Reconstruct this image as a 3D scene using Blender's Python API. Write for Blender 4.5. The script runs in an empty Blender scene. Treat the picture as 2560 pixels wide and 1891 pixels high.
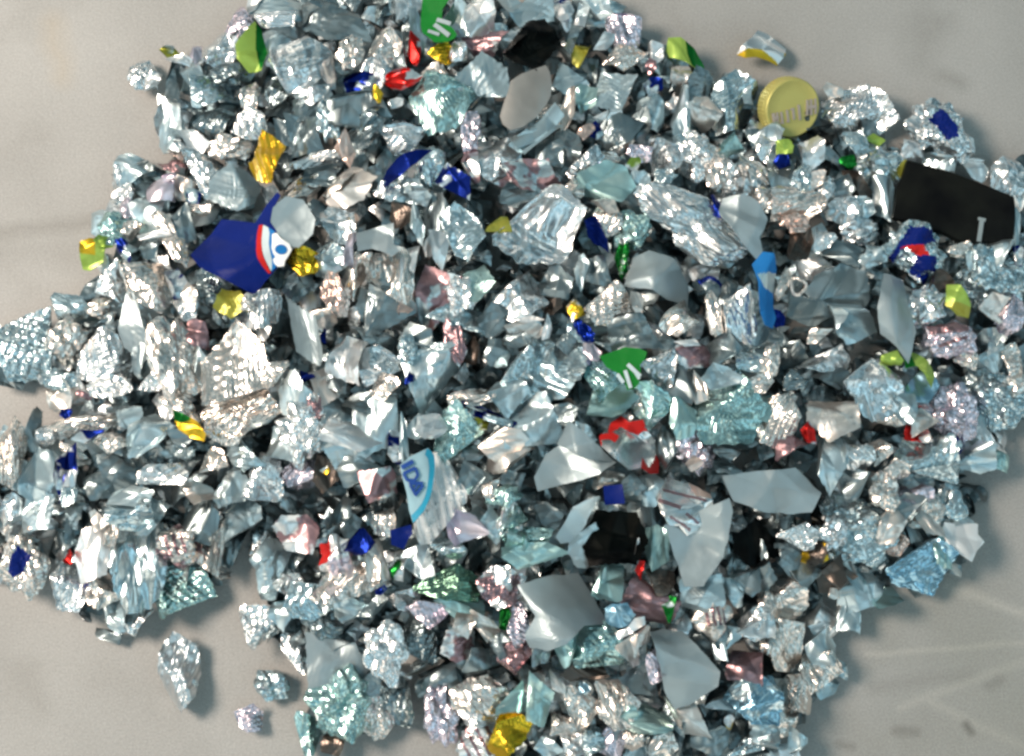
import bpy, bmesh, math, random
import numpy as np
from mathutils import Vector, Euler

# ------------------------------------------------------------------ camera
scene = bpy.context.scene
C = scene.collection
W, H = 2560.0, 1891.0                     # pixel frame the layout numbers below are written in
LENS, SENSOR = 50.0, 36.0
K = SENSOR / LENS
TILT = math.radians(11)
DIST = 0.735
cam_d = bpy.data.cameras.new('camera'); cam = bpy.data.objects.new('camera', cam_d); C.objects.link(cam)
cam_d.lens = LENS; cam_d.sensor_width = SENSOR; cam_d.clip_start = 0.01; cam_d.clip_end = 50
FOCUS = Vector((0, 0, 0.015))
cam.location = FOCUS + Vector((0, -DIST * math.sin(TILT), DIST * math.cos(TILT)))
cam.rotation_euler = (TILT, 0, 0)
scene.camera = cam

# ------------------------------------------------------------------ world
world = bpy.data.worlds.new('World'); scene.world = world; world.use_nodes = True
wn = world.node_tree; wn.nodes.clear()
def N(nt, t, **kw):
    n = nt.nodes.new(t)
    for k, v in kw.items(): setattr(n, k, v)
    return n
wo = N(wn, 'ShaderNodeOutputWorld'); bg = N(wn, 'ShaderNodeBackground')
tc = N(wn, 'ShaderNodeTexCoord'); noi = N(wn, 'ShaderNodeTexNoise')
noi.inputs['Scale'].default_value = 2.6; noi.inputs['Detail'].default_value = 3; noi.inputs['Roughness'].default_value = 0.55
wr = N(wn, 'ShaderNodeValToRGB')
cr = wr.color_ramp
cr.elements[0].position = 0.36; cr.elements[0].color = (0.020, 0.034, 0.040, 1)
cr.elements[1].position = 0.67; cr.elements[1].color = (2.1, 2.5, 2.65, 1)
e = cr.elements.new(0.46); e.color = (0.11, 0.185, 0.21, 1)
e = cr.elements.new(0.55); e.color = (0.40, 0.60, 0.68, 1)
wn.links.new(tc.outputs['Generated'], noi.inputs['Vector'])
wn.links.new(noi.outputs['Fac'], wr.inputs['Fac'])
n2 = N(wn, 'ShaderNodeTexNoise'); n2.inputs['Scale'].default_value = 3.1; n2.inputs['Detail'].default_value = 2
wn.links.new(tc.outputs['Generated'], n2.inputs['Vector'])
hr = N(wn, 'ShaderNodeValToRGB'); hr.color_ramp.elements[0].position = .47; hr.color_ramp.elements[0].color = (.76, 1.0, 1.08, 1)
hr.color_ramp.elements[1].position = .58; hr.color_ramp.elements[1].color = (1.42, 1.05, .84, 1)
wn.links.new(n2.outputs['Fac'], hr.inputs['Fac'])
wm = N(wn, 'ShaderNodeMix', data_type='RGBA', blend_type='MULTIPLY'); wm.inputs[0].default_value = 1
wn.links.new(wr.outputs['Color'], wm.inputs[6]); wn.links.new(hr.outputs['Color'], wm.inputs[7])
wn.links.new(wm.outputs[2], bg.inputs['Color'])
bg.inputs['Strength'].default_value = 0.90
wn.links.new(bg.outputs['Background'], wo.inputs['Surface'])

# ------------------------------------------------------------------ lamps: a small warm window high on the left, a wide pale one beyond
def area(name, loc, size, power, col, target=(0, 0, 0)):
    d = bpy.data.lights.new(name, 'AREA'); d.shape = 'RECTANGLE'; d.size, d.size_y = size; d.energy = power; d.color = col
    o = bpy.data.objects.new(name, d); C.objects.link(o); o.location = loc
    o.rotation_euler = (Vector(target) - Vector(loc)).to_track_quat('-Z', 'Y').to_euler()
    return o
area('window_light', (-0.86, 0.17, 1.10), (0.40, 0.40), 20.5, (1.0, 0.82, 0.68))

scene.view_settings.view_transform = 'Standard'; scene.view_settings.look = 'None'
scene.view_settings.exposure = 0.0; scene.view_settings.gamma = 1.0
scene.view_settings.use_curve_mapping = False
scene.render.engine = 'CYCLES'
scene.cycles.max_bounces = 8; scene.cycles.glossy_bounces = 5; scene.cycles.diffuse_bounces = 3
scene.cycles.use_denoising = True; scene.cycles.filter_width = 2.9
scene.cycles.sample_clamp_indirect = 6

# ------------------------------------------------------------------ pixel -> world
RX = Vector((1, 0, 0)); RY = Vector((0, math.cos(TILT), math.sin(TILT))); RZ = Vector((0, math.sin(TILT), -math.cos(TILT)))
def ray(px, py):
    u = (px / W - 0.5) * K; v = -(py / H - 0.5) * K * H / W
    return (RX * u + RY * v + RZ)
def at(px, py, z):
    r = ray(px, py); t = (z - cam.location.z) / r.z
    return cam.location + r * t
def pxs(px, py, z):                       # metres per pixel there
    r = ray(px, py); t = (z - cam.location.z) / r.z
    return t * K / W

# outline of the heap on the floor (in the 2236 px wide view), used only for how high the heap is at a place
OUT = [(570,-60),(505,30),(500,80),(370,110),(290,140),(290,190),(360,210),(345,310),(380,330),(260,350),(240,430),(205,480),(170,530),(180,590),(190,650),(120,670),(110,710),(-80,700),(-80,830),(130,840),(110,890),(-80,920),(-80,1260),(50,1300),(110,1260),(200,1350),(290,1390),(340,1310),(450,1300),(500,1230),(550,1190),(570,1290),(510,1350),(580,1400),(640,1420),(690,1480),(650,1590),(720,1640),(800,1600),(880,1540),(900,1500),(910,1590),(960,1610),(1000,1640),(1020,1720),(1750,1720),(1760,1560),(1840,1500),(1800,1350),(1900,1340),(1960,1280),(2070,1280),(2150,1210),(2130,1130),(2200,1010),(2230,920),(2320,900),(2320,340),(2190,350),(2120,380),(2130,310),(2100,240),(2040,220),(1960,310),(1930,230),(1820,180),(1650,200),(1540,140),(1460,80),(1400,60),(1330,30),(1360,-60)]
OUT = np.array(OUT, float) * (2560 / 2236.0)
OA = OUT; OB = np.roll(OUT, -1, 0)
def inside(P, poly):
    A = np.array(poly, float); B = np.roll(A, -1, 0); P = np.atleast_2d(P).astype(float)
    x, y = P[:, 0:1], P[:, 1:2]
    c = ((A[:, 1] > y) != (B[:, 1] > y)) & (x < (B[:, 0] - A[:, 0]) * (y - A[:, 1]) / (B[:, 1] - A[:, 1] + 1e-12) + A[:, 0])
    return c.sum(1) % 2 == 1
def heap(px, py):
    p = np.array([px, py], float); d = OB - OA
    t = np.clip(((p - OA) * d).sum(1) / (d * d).sum(1), 0, 1)
    m = np.sqrt((((OA + d * t[:, None]) - p) ** 2).sum(1)).min()
    if not inside([p], OUT)[0]: return 0.0
    return 0.040 * (1 - math.exp(-m / 250.0))

# ------------------------------------------------------------------ materials
MATS = {}
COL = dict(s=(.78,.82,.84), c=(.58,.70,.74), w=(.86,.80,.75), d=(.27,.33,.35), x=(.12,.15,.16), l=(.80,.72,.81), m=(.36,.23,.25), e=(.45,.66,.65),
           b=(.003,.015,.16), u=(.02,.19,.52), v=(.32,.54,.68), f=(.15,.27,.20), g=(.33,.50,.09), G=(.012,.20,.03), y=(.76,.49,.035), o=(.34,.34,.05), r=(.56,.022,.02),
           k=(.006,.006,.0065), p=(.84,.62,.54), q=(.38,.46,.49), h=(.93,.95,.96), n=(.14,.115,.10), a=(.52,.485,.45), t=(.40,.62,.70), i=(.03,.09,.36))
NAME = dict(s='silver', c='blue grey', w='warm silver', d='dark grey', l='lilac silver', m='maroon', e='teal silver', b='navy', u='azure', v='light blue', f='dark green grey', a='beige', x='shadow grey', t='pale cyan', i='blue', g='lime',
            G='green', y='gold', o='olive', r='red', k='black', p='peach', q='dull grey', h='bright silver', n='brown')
def bump_nodes(nt, bs, strength, scale):
    tc = N(nt, 'ShaderNodeTexCoord'); oi = N(nt, 'ShaderNodeObjectInfo')
    add = N(nt, 'ShaderNodeVectorMath', operation='ADD')
    mul = N(nt, 'ShaderNodeMath', operation='MULTIPLY'); mul.inputs[1].default_value = 7.0
    nt.links.new(oi.outputs['Random'], mul.inputs[0])
    nt.links.new(tc.outputs['Object'], add.inputs[0]); nt.links.new(mul.outputs[0], add.inputs[1])
    vo = N(nt, 'ShaderNodeTexVoronoi', feature='F1'); vo.inputs['Scale'].default_value = scale
    no = N(nt, 'ShaderNodeTexNoise'); no.inputs['Scale'].default_value = scale * 1.1; no.inputs['Detail'].default_value = 2
    mx = N(nt, 'ShaderNodeMath', operation='ADD')
    nt.links.new(add.outputs[0], vo.inputs['Vector']); nt.links.new(add.outputs[0], no.inputs['Vector'])
    nt.links.new(vo.outputs['Distance'], mx.inputs[0]); nt.links.new(no.outputs['Fac'], mx.inputs[1])
    bp = N(nt, 'ShaderNodeBump'); bp.inputs['Strength'].default_value = strength; bp.inputs['Distance'].default_value = 0.0012
    nt.links.new(mx.outputs[0], bp.inputs['Height']); nt.links.new(bp.outputs['Normal'], bs.inputs['Normal'])
    return add
def mat(code, kind='foil'):
    key = code + ':' + kind
    if key in MATS: return MATS[key]
    m = bpy.data.materials.new(('foil_' if kind != 'plain' else 'print_') + '_'.join(NAME[c].replace(' ', '_') for c in code if c in NAME) + '_' + kind)
    m.use_nodes = True; nt = m.node_tree; bs = nt.nodes['Principled BSDF']
    base = code.split('/')
    c0 = COL[base[0]]
    bs.inputs['Base Color'].default_value = (*c0, 1)
    if kind == 'foil':
        bs.inputs['Metallic'].default_value = 0.35 if base[0] in 'k' else (0.75 if base[0] in 'bm' else 0.95); bs.inputs['Roughness'].default_value = 0.24
        v = bump_nodes(nt, bs, 0.10, 210)
    elif kind == 'smooth':
        bs.inputs['Metallic'].default_value = 0.35 if base[0] in 'go' else 0.9; bs.inputs['Roughness'].default_value = 0.30
        v = bump_nodes(nt, bs, 0.07, 200)
    elif kind == 'satin':
        bs.inputs['Metallic'].default_value = 0.62; bs.inputs['Roughness'].default_value = 0.40
        v = bump_nodes(nt, bs, 0.26, 95)
    else:
        bs.inputs['Metallic'].default_value = 0.0; bs.inputs['Roughness'].default_value = 0.45; bs.inputs['Specular IOR Level'].default_value = 0.12
        v = bump_nodes(nt, bs, 0.16, 170)
    # tonal variation of the print, plus a second printed colour when the code has one
    no = N(nt, 'ShaderNodeTexNoise'); no.inputs['Scale'].default_value = 95 if len(base) > 1 else 60; no.inputs['Detail'].default_value = 2
    nt.links.new(v.outputs[0], no.inputs['Vector'])
    rp = N(nt, 'ShaderNodeValToRGB'); r = rp.color_ramp
    if code == 'k':
        r.elements[0].position = .35; r.elements[0].color = (.003, .003, .0035, 1); r.elements[1].position = .75; r.elements[1].color = (.010, .011, .009, 1)
    elif len(base) > 1:
        c1 = COL[base[1]]
        r.elements[0].position = 0.44; r.elements[0].color = (*c0, 1); r.elements[1].position = 0.49; r.elements[1].color = (*c1, 1)
    else:
        r.elements[0].position = 0.3; r.elements[0].color = (*[x * 0.88 for x in c0], 1)
        r.elements[1].position = 0.7; r.elements[1].color = (*[min(1, x * 1.06) for x in c0], 1)
    nt.links.new(no.outputs['Fac'], rp.inputs['Fac']); nt.links.new(rp.outputs['Color'], bs.inputs['Base Color'])
    MATS[key] = m
    return m

# ------------------------------------------------------------------ mesh helpers
ICO = {}
for sd in (3, 4, 5):
    b = bmesh.new(); bmesh.ops.create_icosphere(b, subdivisions=sd, radius=1); b.verts.ensure_lookup_table()
    v = np.array([x.co[:] for x in b.verts]); v /= np.linalg.norm(v, axis=1)[:, None]
    ICO[sd] = (v, np.array([[x.index for x in f.verts] for f in b.faces])); b.free()

def mesh_obj(name, V, F, mats, mi=None, parent=None, smooth=False, rim=None):
    me = bpy.data.meshes.new(name)
    V = np.asarray(V, np.float32); F = np.asarray(F, np.int32)
    k = F.shape[1]
    me.vertices.add(len(V)); me.vertices.foreach_set('co', V.ravel())
    me.loops.add(F.size); me.loops.foreach_set('vertex_index', F.ravel())
    me.polygons.add(len(F)); me.polygons.foreach_set('loop_start', np.arange(0, F.size, k, dtype=np.int32))
    for m in mats: me.materials.append(m)
    if mi is not None: me.polygons.foreach_set('material_index', np.asarray(mi, np.int32))
    me.polygons.foreach_set('use_smooth', np.full(len(F), smooth))
    me.update(calc_edges=True); me.validate()
    if rim is not None:                                # keep the cut edge of a smooth sheet crisp
        ev = np.zeros(len(me.edges) * 2, np.int32); me.edges.foreach_get('vertices', ev); ev = ev.reshape(-1, 2); half = len(V) // 2
        sharp = ((ev % half) >= rim).all(1)
        at_ = me.attributes.new('sharp_edge', 'BOOLEAN', 'EDGE'); at_.data.foreach_set('value', sharp)
    o = bpy.data.objects.new(name, me); C.objects.link(o)
    if parent: o.parent = parent
    return o
def tag(o, label, cat, group=None):
    o['label'] = label; o['category'] = cat
    if group: o['group'] = group
    return o
def tri(x): return np.abs((x % 1.0) - 0.5) * 4 - 1
def unit(rng, n):
    v = rng.normal(size=(n, 3)); return v / np.linalg.norm(v, axis=1)[:, None]

def ball_verts(style, seed, sub, rot=0.0):
    rng = np.random.RandomState(seed); D, F = ICO[sub]
    nP = dict(B=55, S=18, P=22, X=16)[style]
    n = unit(rng, nP); d = rng.uniform(*dict(B=(.84, 1.0), S=(.72, 1.0), P=(.75, 1.0), X=(.7, 1.0))[style], nP)
    q = D @ n.T; q[q < 0.12] = 0.12
    r = np.minimum((d / q).min(1), 1.25)
    r *= 1 + 0.10 * np.sin(D @ unit(rng, 1)[0] * 3 + rng.uniform(6))
    nc, f0, f1, a = dict(B=(8, .5, 2.4, .115), S=(5, .45, 1.3, .12), P=(4, .6, 1.6, .08), X=(8, .5, 1.5, .17))[style]
    p = D * r[:, None]
    for k in range(nc):
        f = rng.uniform(f0, f1)
        r = r + a / f ** .75 * tri(f * (p @ unit(rng, 1)[0]) + rng.uniform()) * 0.8
    if style == 'P':
        t = rng.uniform(-.35, .35); nd = np.array([math.cos(t), math.sin(t), rng.uniform(-.2, .2)])
        r = r + 0.075 * tri(rng.uniform(1.7, 2.6) * (p @ nd) + 0.25 * np.sin(3 * p[:, 1]))
    r = np.maximum(r + rng.normal(size=len(r)) * dict(B=.015, S=.004, P=.009, X=.004)[style], 0.45)
    V = D * r[:, None]
    lo, hi = np.percentile(V, 2, axis=0), np.percentile(V, 98, axis=0)
    V = (V - (lo + hi) / 2) / ((hi - lo) / 2)
    return V, F

def poly_sample(poly, n):
    P = np.array(poly, float); Q = np.roll(P, -1, 0); L = np.linalg.norm(Q - P, axis=1); out = []
    tot = L.sum()
    for a, b, l in zip(P, Q, L):
        k = max(1, int(round(n * l / tot)))
        for i in range(k): out.append(a + (b - a) * i / k)
    return np.array(out)
def centroid(poly):
    P = np.array(poly, float); Q = np.roll(P, -1, 0); c = P[:, 0] * Q[:, 1] - Q[:, 0] * P[:, 1]
    A = c.sum() / 2
    return ((P + Q) * c[:, None]).sum(0) / (6 * A)

def zfun(size, seed, crease, curl, pleat=0.0, pdir=None, bowl=0.0):
    """height of a creased sheet, in the same unit as size"""
    rng = np.random.RandomState(seed); terms = []
    for k in range(6):
        a = rng.uniform(0, 2 * math.pi); f = rng.uniform(.7, 2.6)
        terms.append((math.cos(a) / size, math.sin(a) / size, rng.uniform(-.38, .38), crease * size * .36 * rng.choice([-1, 1]) * rng.uniform(.4, 1.2)))
    a = rng.uniform(0, math.pi) if pdir is None else math.radians(pdir)
    ca, sa = math.cos(a), math.sin(a)
    pf = rng.uniform(5.5, 7.5)
    def z(x, y):
        r = 0 * x
        xw = x + .03 * size * np.sin(6 * y / size + seed); yw = y + .03 * size * np.sin(5 * x / size + seed * 2)
        for kx, ky, ph, am in terms: r = r + am * np.sqrt((kx * xw + ky * yw + ph) ** 2 + .0006)
        u = (x * ca + y * sa) / size
        r = r + curl * size * u * u * 1.3 + pleat * size * .05 * tri(u * pf) + bowl * size * (x * x + y * y) / size ** 2
        return r
    return z
def sheet_mesh(poly, zf, thick, rings=9, n=64, centre=None, closed=True):
    """poly: outline in local metres. Returns verts and triangles of a thin closed sheet and a mask of its upper faces"""
    B = poly_sample(poly, n); c = centroid(poly) if centre is None else np.array(centre); m = len(B)
    pts = [c[None]] + [c + (B - c) * (i / rings) for i in range(1, rings + 1)]
    P = np.concatenate(pts); F = []
    for j in range(m): F.append((0, 1 + j, 1 + (j + 1) % m))
    for i in range(rings - 1):
        a, b = 1 + i * m, 1 + (i + 1) * m
        for j in range(m):
            k = (j + 1) % m
            F.append((a + j, b + j, b + k)); F.append((a + j, b + k, a + k))
    F = np.array(F)
    A2 = (B[:, 0] * np.roll(B[:, 1], -1) - np.roll(B[:, 0], -1) * B[:, 1]).sum()
    if A2 < 0: F = F[:, ::-1]
    z = zf(P[:, 0], P[:, 1]); V = np.column_stack([P, z]); nv = len(V)
    V2 = V.copy(); V2[:, 2] -= thick
    e = 1 + (rings - 1) * m; rim = []
    for j in range(m):
        k = (j + 1) % m
        q = [(e + j, nv + e + j, nv + e + k), (e + j, nv + e + k, e + k)]
        if A2 < 0: q = [t[::-1] for t in q]
        rim += q
    FF = np.concatenate([F, F[:, ::-1] + nv, np.array(rim)])
    up = np.zeros(len(FF), bool); up[:len(F)] = True
    return np.concatenate([V, V2]), FF, up

# ------------------------------------------------------------------ the ground
def build_floor():
    m = bpy.data.materials.new('worn_cement_floor'); m.use_nodes = True; nt = m.node_tree; bs = nt.nodes['Principled BSDF']
    tc = N(nt, 'ShaderNodeTexCoord')
    def noise(s, d, r=.55):
        n = N(nt, 'ShaderNodeTexNoise'); n.inputs['Scale'].default_value = s; n.inputs['Detail'].default_value = d; n.inputs['Roughness'].default_value = r
        nt.links.new(tc.outputs['Object'], n.inputs['Vector']); return n
    rp = N(nt, 'ShaderNodeValToRGB'); r = rp.color_ramp
    r.elements[0].position = .30; r.elements[0].color = (.335, .336, .328, 1)
    r.elements[1].position = .72; r.elements[1].color = (.428, .429, .420, 1)
    nt.links.new(noise(9, 5).outputs['Fac'], rp.inputs['Fac'])
    col = rp.outputs['Color']
    def blend(col, fac, c, kind='MIX'):
        x = N(nt, 'ShaderNodeMix', data_type='RGBA', blend_type=kind)
        nt.links.new(fac, x.inputs[0]); nt.links.new(col, x.inputs[6]); x.inputs[7].default_value = (*c, 1)
        return x.outputs[2]
    def math_(op, a, b=None, clamp=False):
        x = N(nt, 'ShaderNodeMath', operation=op, use_clamp=clamp)
        for i, v in enumerate((a, b)):
            if v is None: continue
            if isinstance(v, (int, float)): x.inputs[i].default_value = v
            else: nt.links.new(v, x.inputs[i])
        return x.outputs[0]
    # fine grit
    g = N(nt, 'ShaderNodeTexNoise'); g.inputs['Scale'].default_value = 1100; g.inputs['Detail'].default_value = 2
    nt.links.new(tc.outputs['Object'], g.inputs['Vector'])
    gr = N(nt, 'ShaderNodeMapRange'); gr.inputs['From Min'].default_value = .25; gr.inputs['From Max'].default_value = .75
    gr.inputs['To Min'].default_value = .79; gr.inputs['To Max'].default_value = 1.19
    nt.links.new(g.outputs['Fac'], gr.inputs['Value'])
    # smudges
    sm = N(nt, 'ShaderNodeValToRGB'); sm.color_ramp.elements[0].position = .56; sm.color_ramp.elements[1].position = .78
    nt.links.new(noise(16, 4, .6).outputs['Fac'], sm.inputs['Fac'])
    col = blend(col, math_('MULTIPLY', sm.outputs['Color'], .35), (.24, .235, .22))
    sep = N(nt, 'ShaderNodeSeparateXYZ'); nt.links.new(tc.outputs['Object'], sep.inputs[0])
    wob = noise(30, 3)
    def mark(p0, p1, width, c, amount):
        """a worn scratch or stain along a line between two places on the floor"""
        nonlocal col
        a, b = at(*p0, 0), at(*p1, 0); d = b - a; L = d.length; d /= L
        x = math_('SUBTRACT', sep.outputs['X'], a.x); y = math_('SUBTRACT', sep.outputs['Y'], a.y)
        t = math_('ADD', math_('MULTIPLY', x, d.x), math_('MULTIPLY', y, d.y))
        s = math_('ADD', math_('MULTIPLY', x, -d.y), math_('MULTIPLY', y, d.x))
        s = math_('ADD', s, math_('MULTIPLY', math_('SUBTRACT', wob.outputs['Fac'], .5), width * 1.6))
        over = math_('MAXIMUM', math_('SUBTRACT', math_('ABSOLUTE', math_('SUBTRACT', t, L / 2)), L / 2), 0)
        dd = math_('SQRT', math_('ADD', math_('MULTIPLY', s, s), math_('MULTIPLY', over, over)))
        f = math_('MULTIPLY', math_('SUBTRACT', 1.0, math_('DIVIDE', dd, width), clamp=True), amount)
        col = blend(col, f, c)
    light, dark = (.56, .545, .51), (.19, .185, .17)
    mark((2370, 1470), (2700, 1580), .0045, light, .6); mark((2170, 1635), (2700, 1600), .0025, light, .5)
    mark((2250, 1770), (2600, 1640), .0035, light, .4); mark((2330, 1760), (2600, 1890), .004, light, .4)
    mark((2180, 1720), (2420, 1690), .006, dark, .25)
    mark((-60, 590), (250, 555), .007, dark, .42); mark((-60, 620), (180, 640), .012, dark, .18)
    mark((2330, 1480), (2600, 1800), .055, (.27, .275, .235), .38); mark((2180, 1850), (2600, 1860), .03, (.30, .29, .25), .3)
    mark((2415, 1812), (2428, 1830), .0035, dark, .95); mark((2240, 1830), (2290, 1832), .004, dark, .55)
    mark((2470, 1715), (2500, 1700), .004, dark, .4); mark((2100, 1862), (2130, 1868), .004, dark, .5)
    mark((2355, 190), (2400, 215), .007, dark, .35); mark((2300, 150), (2345, 60), .014, dark, .22)
    mark((60, 1690), (90, 1760), .014, dark, .25); mark((130, 60), (150, 190), .012, (.44, .37, .27), .35)
    mx = N(nt, 'ShaderNodeVectorMath', operation='SCALE')
    nt.links.new(col, mx.inputs[0]); nt.links.new(gr.outputs[0], mx.inputs['Scale'])
    nt.links.new(mx.outputs[0], bs.inputs['Base Color'])
    bs.inputs['Roughness'].default_value = .62
    bp = N(nt, 'ShaderNodeBump'); bp.inputs['Strength'].default_value = .25; bp.inputs['Distance'].default_value = .0012
    nt.links.new(noise(420, 3).outputs['Fac'], bp.inputs['Height']); nt.links.new(bp.outputs[0], bs.inputs['Normal'])
    V = [(-4, -4, 0), (4, -4, 0), (4, 4, 0), (-4, 4, 0)]
    o = mesh_obj('floor', V, [(0, 1, 2, 3)], [m]); o['kind'] = 'structure'
build_floor()

# ------------------------------------------------------------------ generic pieces
KIND = dict(B=('foil_ball', 'foil ball', 'crumpled balls of foil'), S=('foil_wad', 'foil wad', 'folded wads of foil'),
            F=('foil_sheet', 'foil sheet', 'flat scraps of foil'), P=('pleated_foil', 'pleated foil', 'pleated pieces of foil'),
            T=('foil_strip', 'foil strip', 'narrow strips of foil'))
PIECES = []            # (object, src x, src y, words, kind)
LAND = {}              # landmark phrase -> src position
Z_TOP = 0.012
def seat(px, py, depth, layer=0.0):
    """height of the centre of a piece of that depth resting in the heap"""
    h = heap(px, py)
    return max(depth * 0.47, h + Z_TOP - depth / 2 + layer)
def tone_kind(kind, code, w):
    if kind in 'FT': return 'satin' if code in ('q',) else 'smooth'
    if kind == 'S': return 'smooth'
    return 'foil'
def crumple(w, h, seed, K, a, dome, corners, folds=0, grain=0.0, cyl=0.0, tilt=0.0, n=56, rings=13, pleat=0.0):
    """a torn scrap of foil crushed along K straight fold lines, about w x h metres, closed and 0.3 mm thick"""
    rng = np.random.RandomState(seed); k = rng.randint(*corners)
    t = np.sort((np.arange(k) + rng.uniform(-.36, .36, k)) * 2 * math.pi / k + rng.uniform(6)); r = rng.uniform(.74, 1.05, k)
    P = np.column_stack([np.cos(t) * r, np.sin(t) * r]); B = poly_sample(P, n)
    B = B * (1 + rng.normal(size=(len(B), 1)) * .02)
    B = (B - (B.min(0) + B.max(0)) / 2) / ((B.max(0) - B.min(0)) / 2)
    nn = rng.normal(size=(K, 2)); nn /= np.linalg.norm(nn, axis=1)[:, None]; c = rng.uniform(-.75, .75, K); am = a * rng.choice([-1, 1], K) * rng.uniform(.35, 1.3, K)
    ph = rng.uniform(6, size=4)
    def z(x, y):
        xx = x + .06 * np.sin(3 * y + ph[0]); yy = y + .06 * np.sin(3 * x + ph[1])
        d = np.sqrt((xx[:, None] * nn[:, 0] + yy[:, None] * nn[:, 1] - c) ** 2 + .0012); zz = (d * am).sum(1)
        if grain:
            for q in range(5):
                u = rng2.normal(size=2); zz = zz + grain / (q + 1) ** .4 * tri((2.2 + q * .9) * (xx * u[0] + yy * u[1]) + rng2.uniform())
        if pleat:
            pa = ph[2] * .12; u = xx * math.cos(pa) + yy * math.sin(pa) + .20 * np.sin(2.5 * yy + ph[3]) + .08 * np.sin(6 * yy + ph[1]); zz = zz + pleat * tri((1.9 + ph[3] * .18) * u) * (.6 + .4 * np.sin(2 * yy + ph[0]))
        return zz
    rng2 = np.random.RandomState(seed + 5)
    V, F, up = sheet_mesh(B, z, .0, rings=rings, n=len(B), centre=(0, 0))
    half = len(V) // 2; T = V[:half]
    A = np.column_stack([T[:, 0], T[:, 1], np.ones(half)]); T[:, 2] -= A @ np.linalg.lstsq(A, T[:, 2], rcond=None)[0]
    rr = T[:, 0] ** 2 + T[:, 1] ** 2
    b = ((rr - rr.mean()) * T[:, 2]).sum() / ((rr - rr.mean()) ** 2).sum()
    T[:, 2] += -(b + dome) * rr
    an = rng.uniform(6.28); u = T[:, 0] * math.cos(an) + T[:, 1] * math.sin(an); T[:, 2] += cyl * (u * u - (u * u).mean())
    for f in range(folds):                             # flaps bent over along a line
        an = rng.uniform(6.28); nx, ny = math.cos(an), math.sin(an); t0 = rng.uniform(.25, .6); th = math.radians(rng.uniform(60, 160)) * rng.choice([1, 1, -1])
        s_ = T[:, 0] * nx + T[:, 1] * ny - t0; m = s_ > 0
        T[m, 0] += nx * s_[m] * (math.cos(th) - 1); T[m, 1] += ny * s_[m] * (math.cos(th) - 1); T[m, 2] += s_[m] * math.sin(th) * .8 + .03
    E = np.array(Euler((rng.uniform(-tilt, tilt), rng.uniform(-tilt, tilt), 0)).to_matrix()); T = T @ E.T
    lo, hi = T[:, :2].min(0), T[:, :2].max(0); T[:, :2] = (T[:, :2] - (lo + hi) / 2) / ((hi - lo) / 2)
    sc_ = np.array([w / 2, h / 2, (w + h) / 4]); T = T * sc_
    low = T.copy(); low[:, 2] -= .0003
    return np.concatenate([T, low]), F, 1 + (rings - 1) * len(B)
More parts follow.
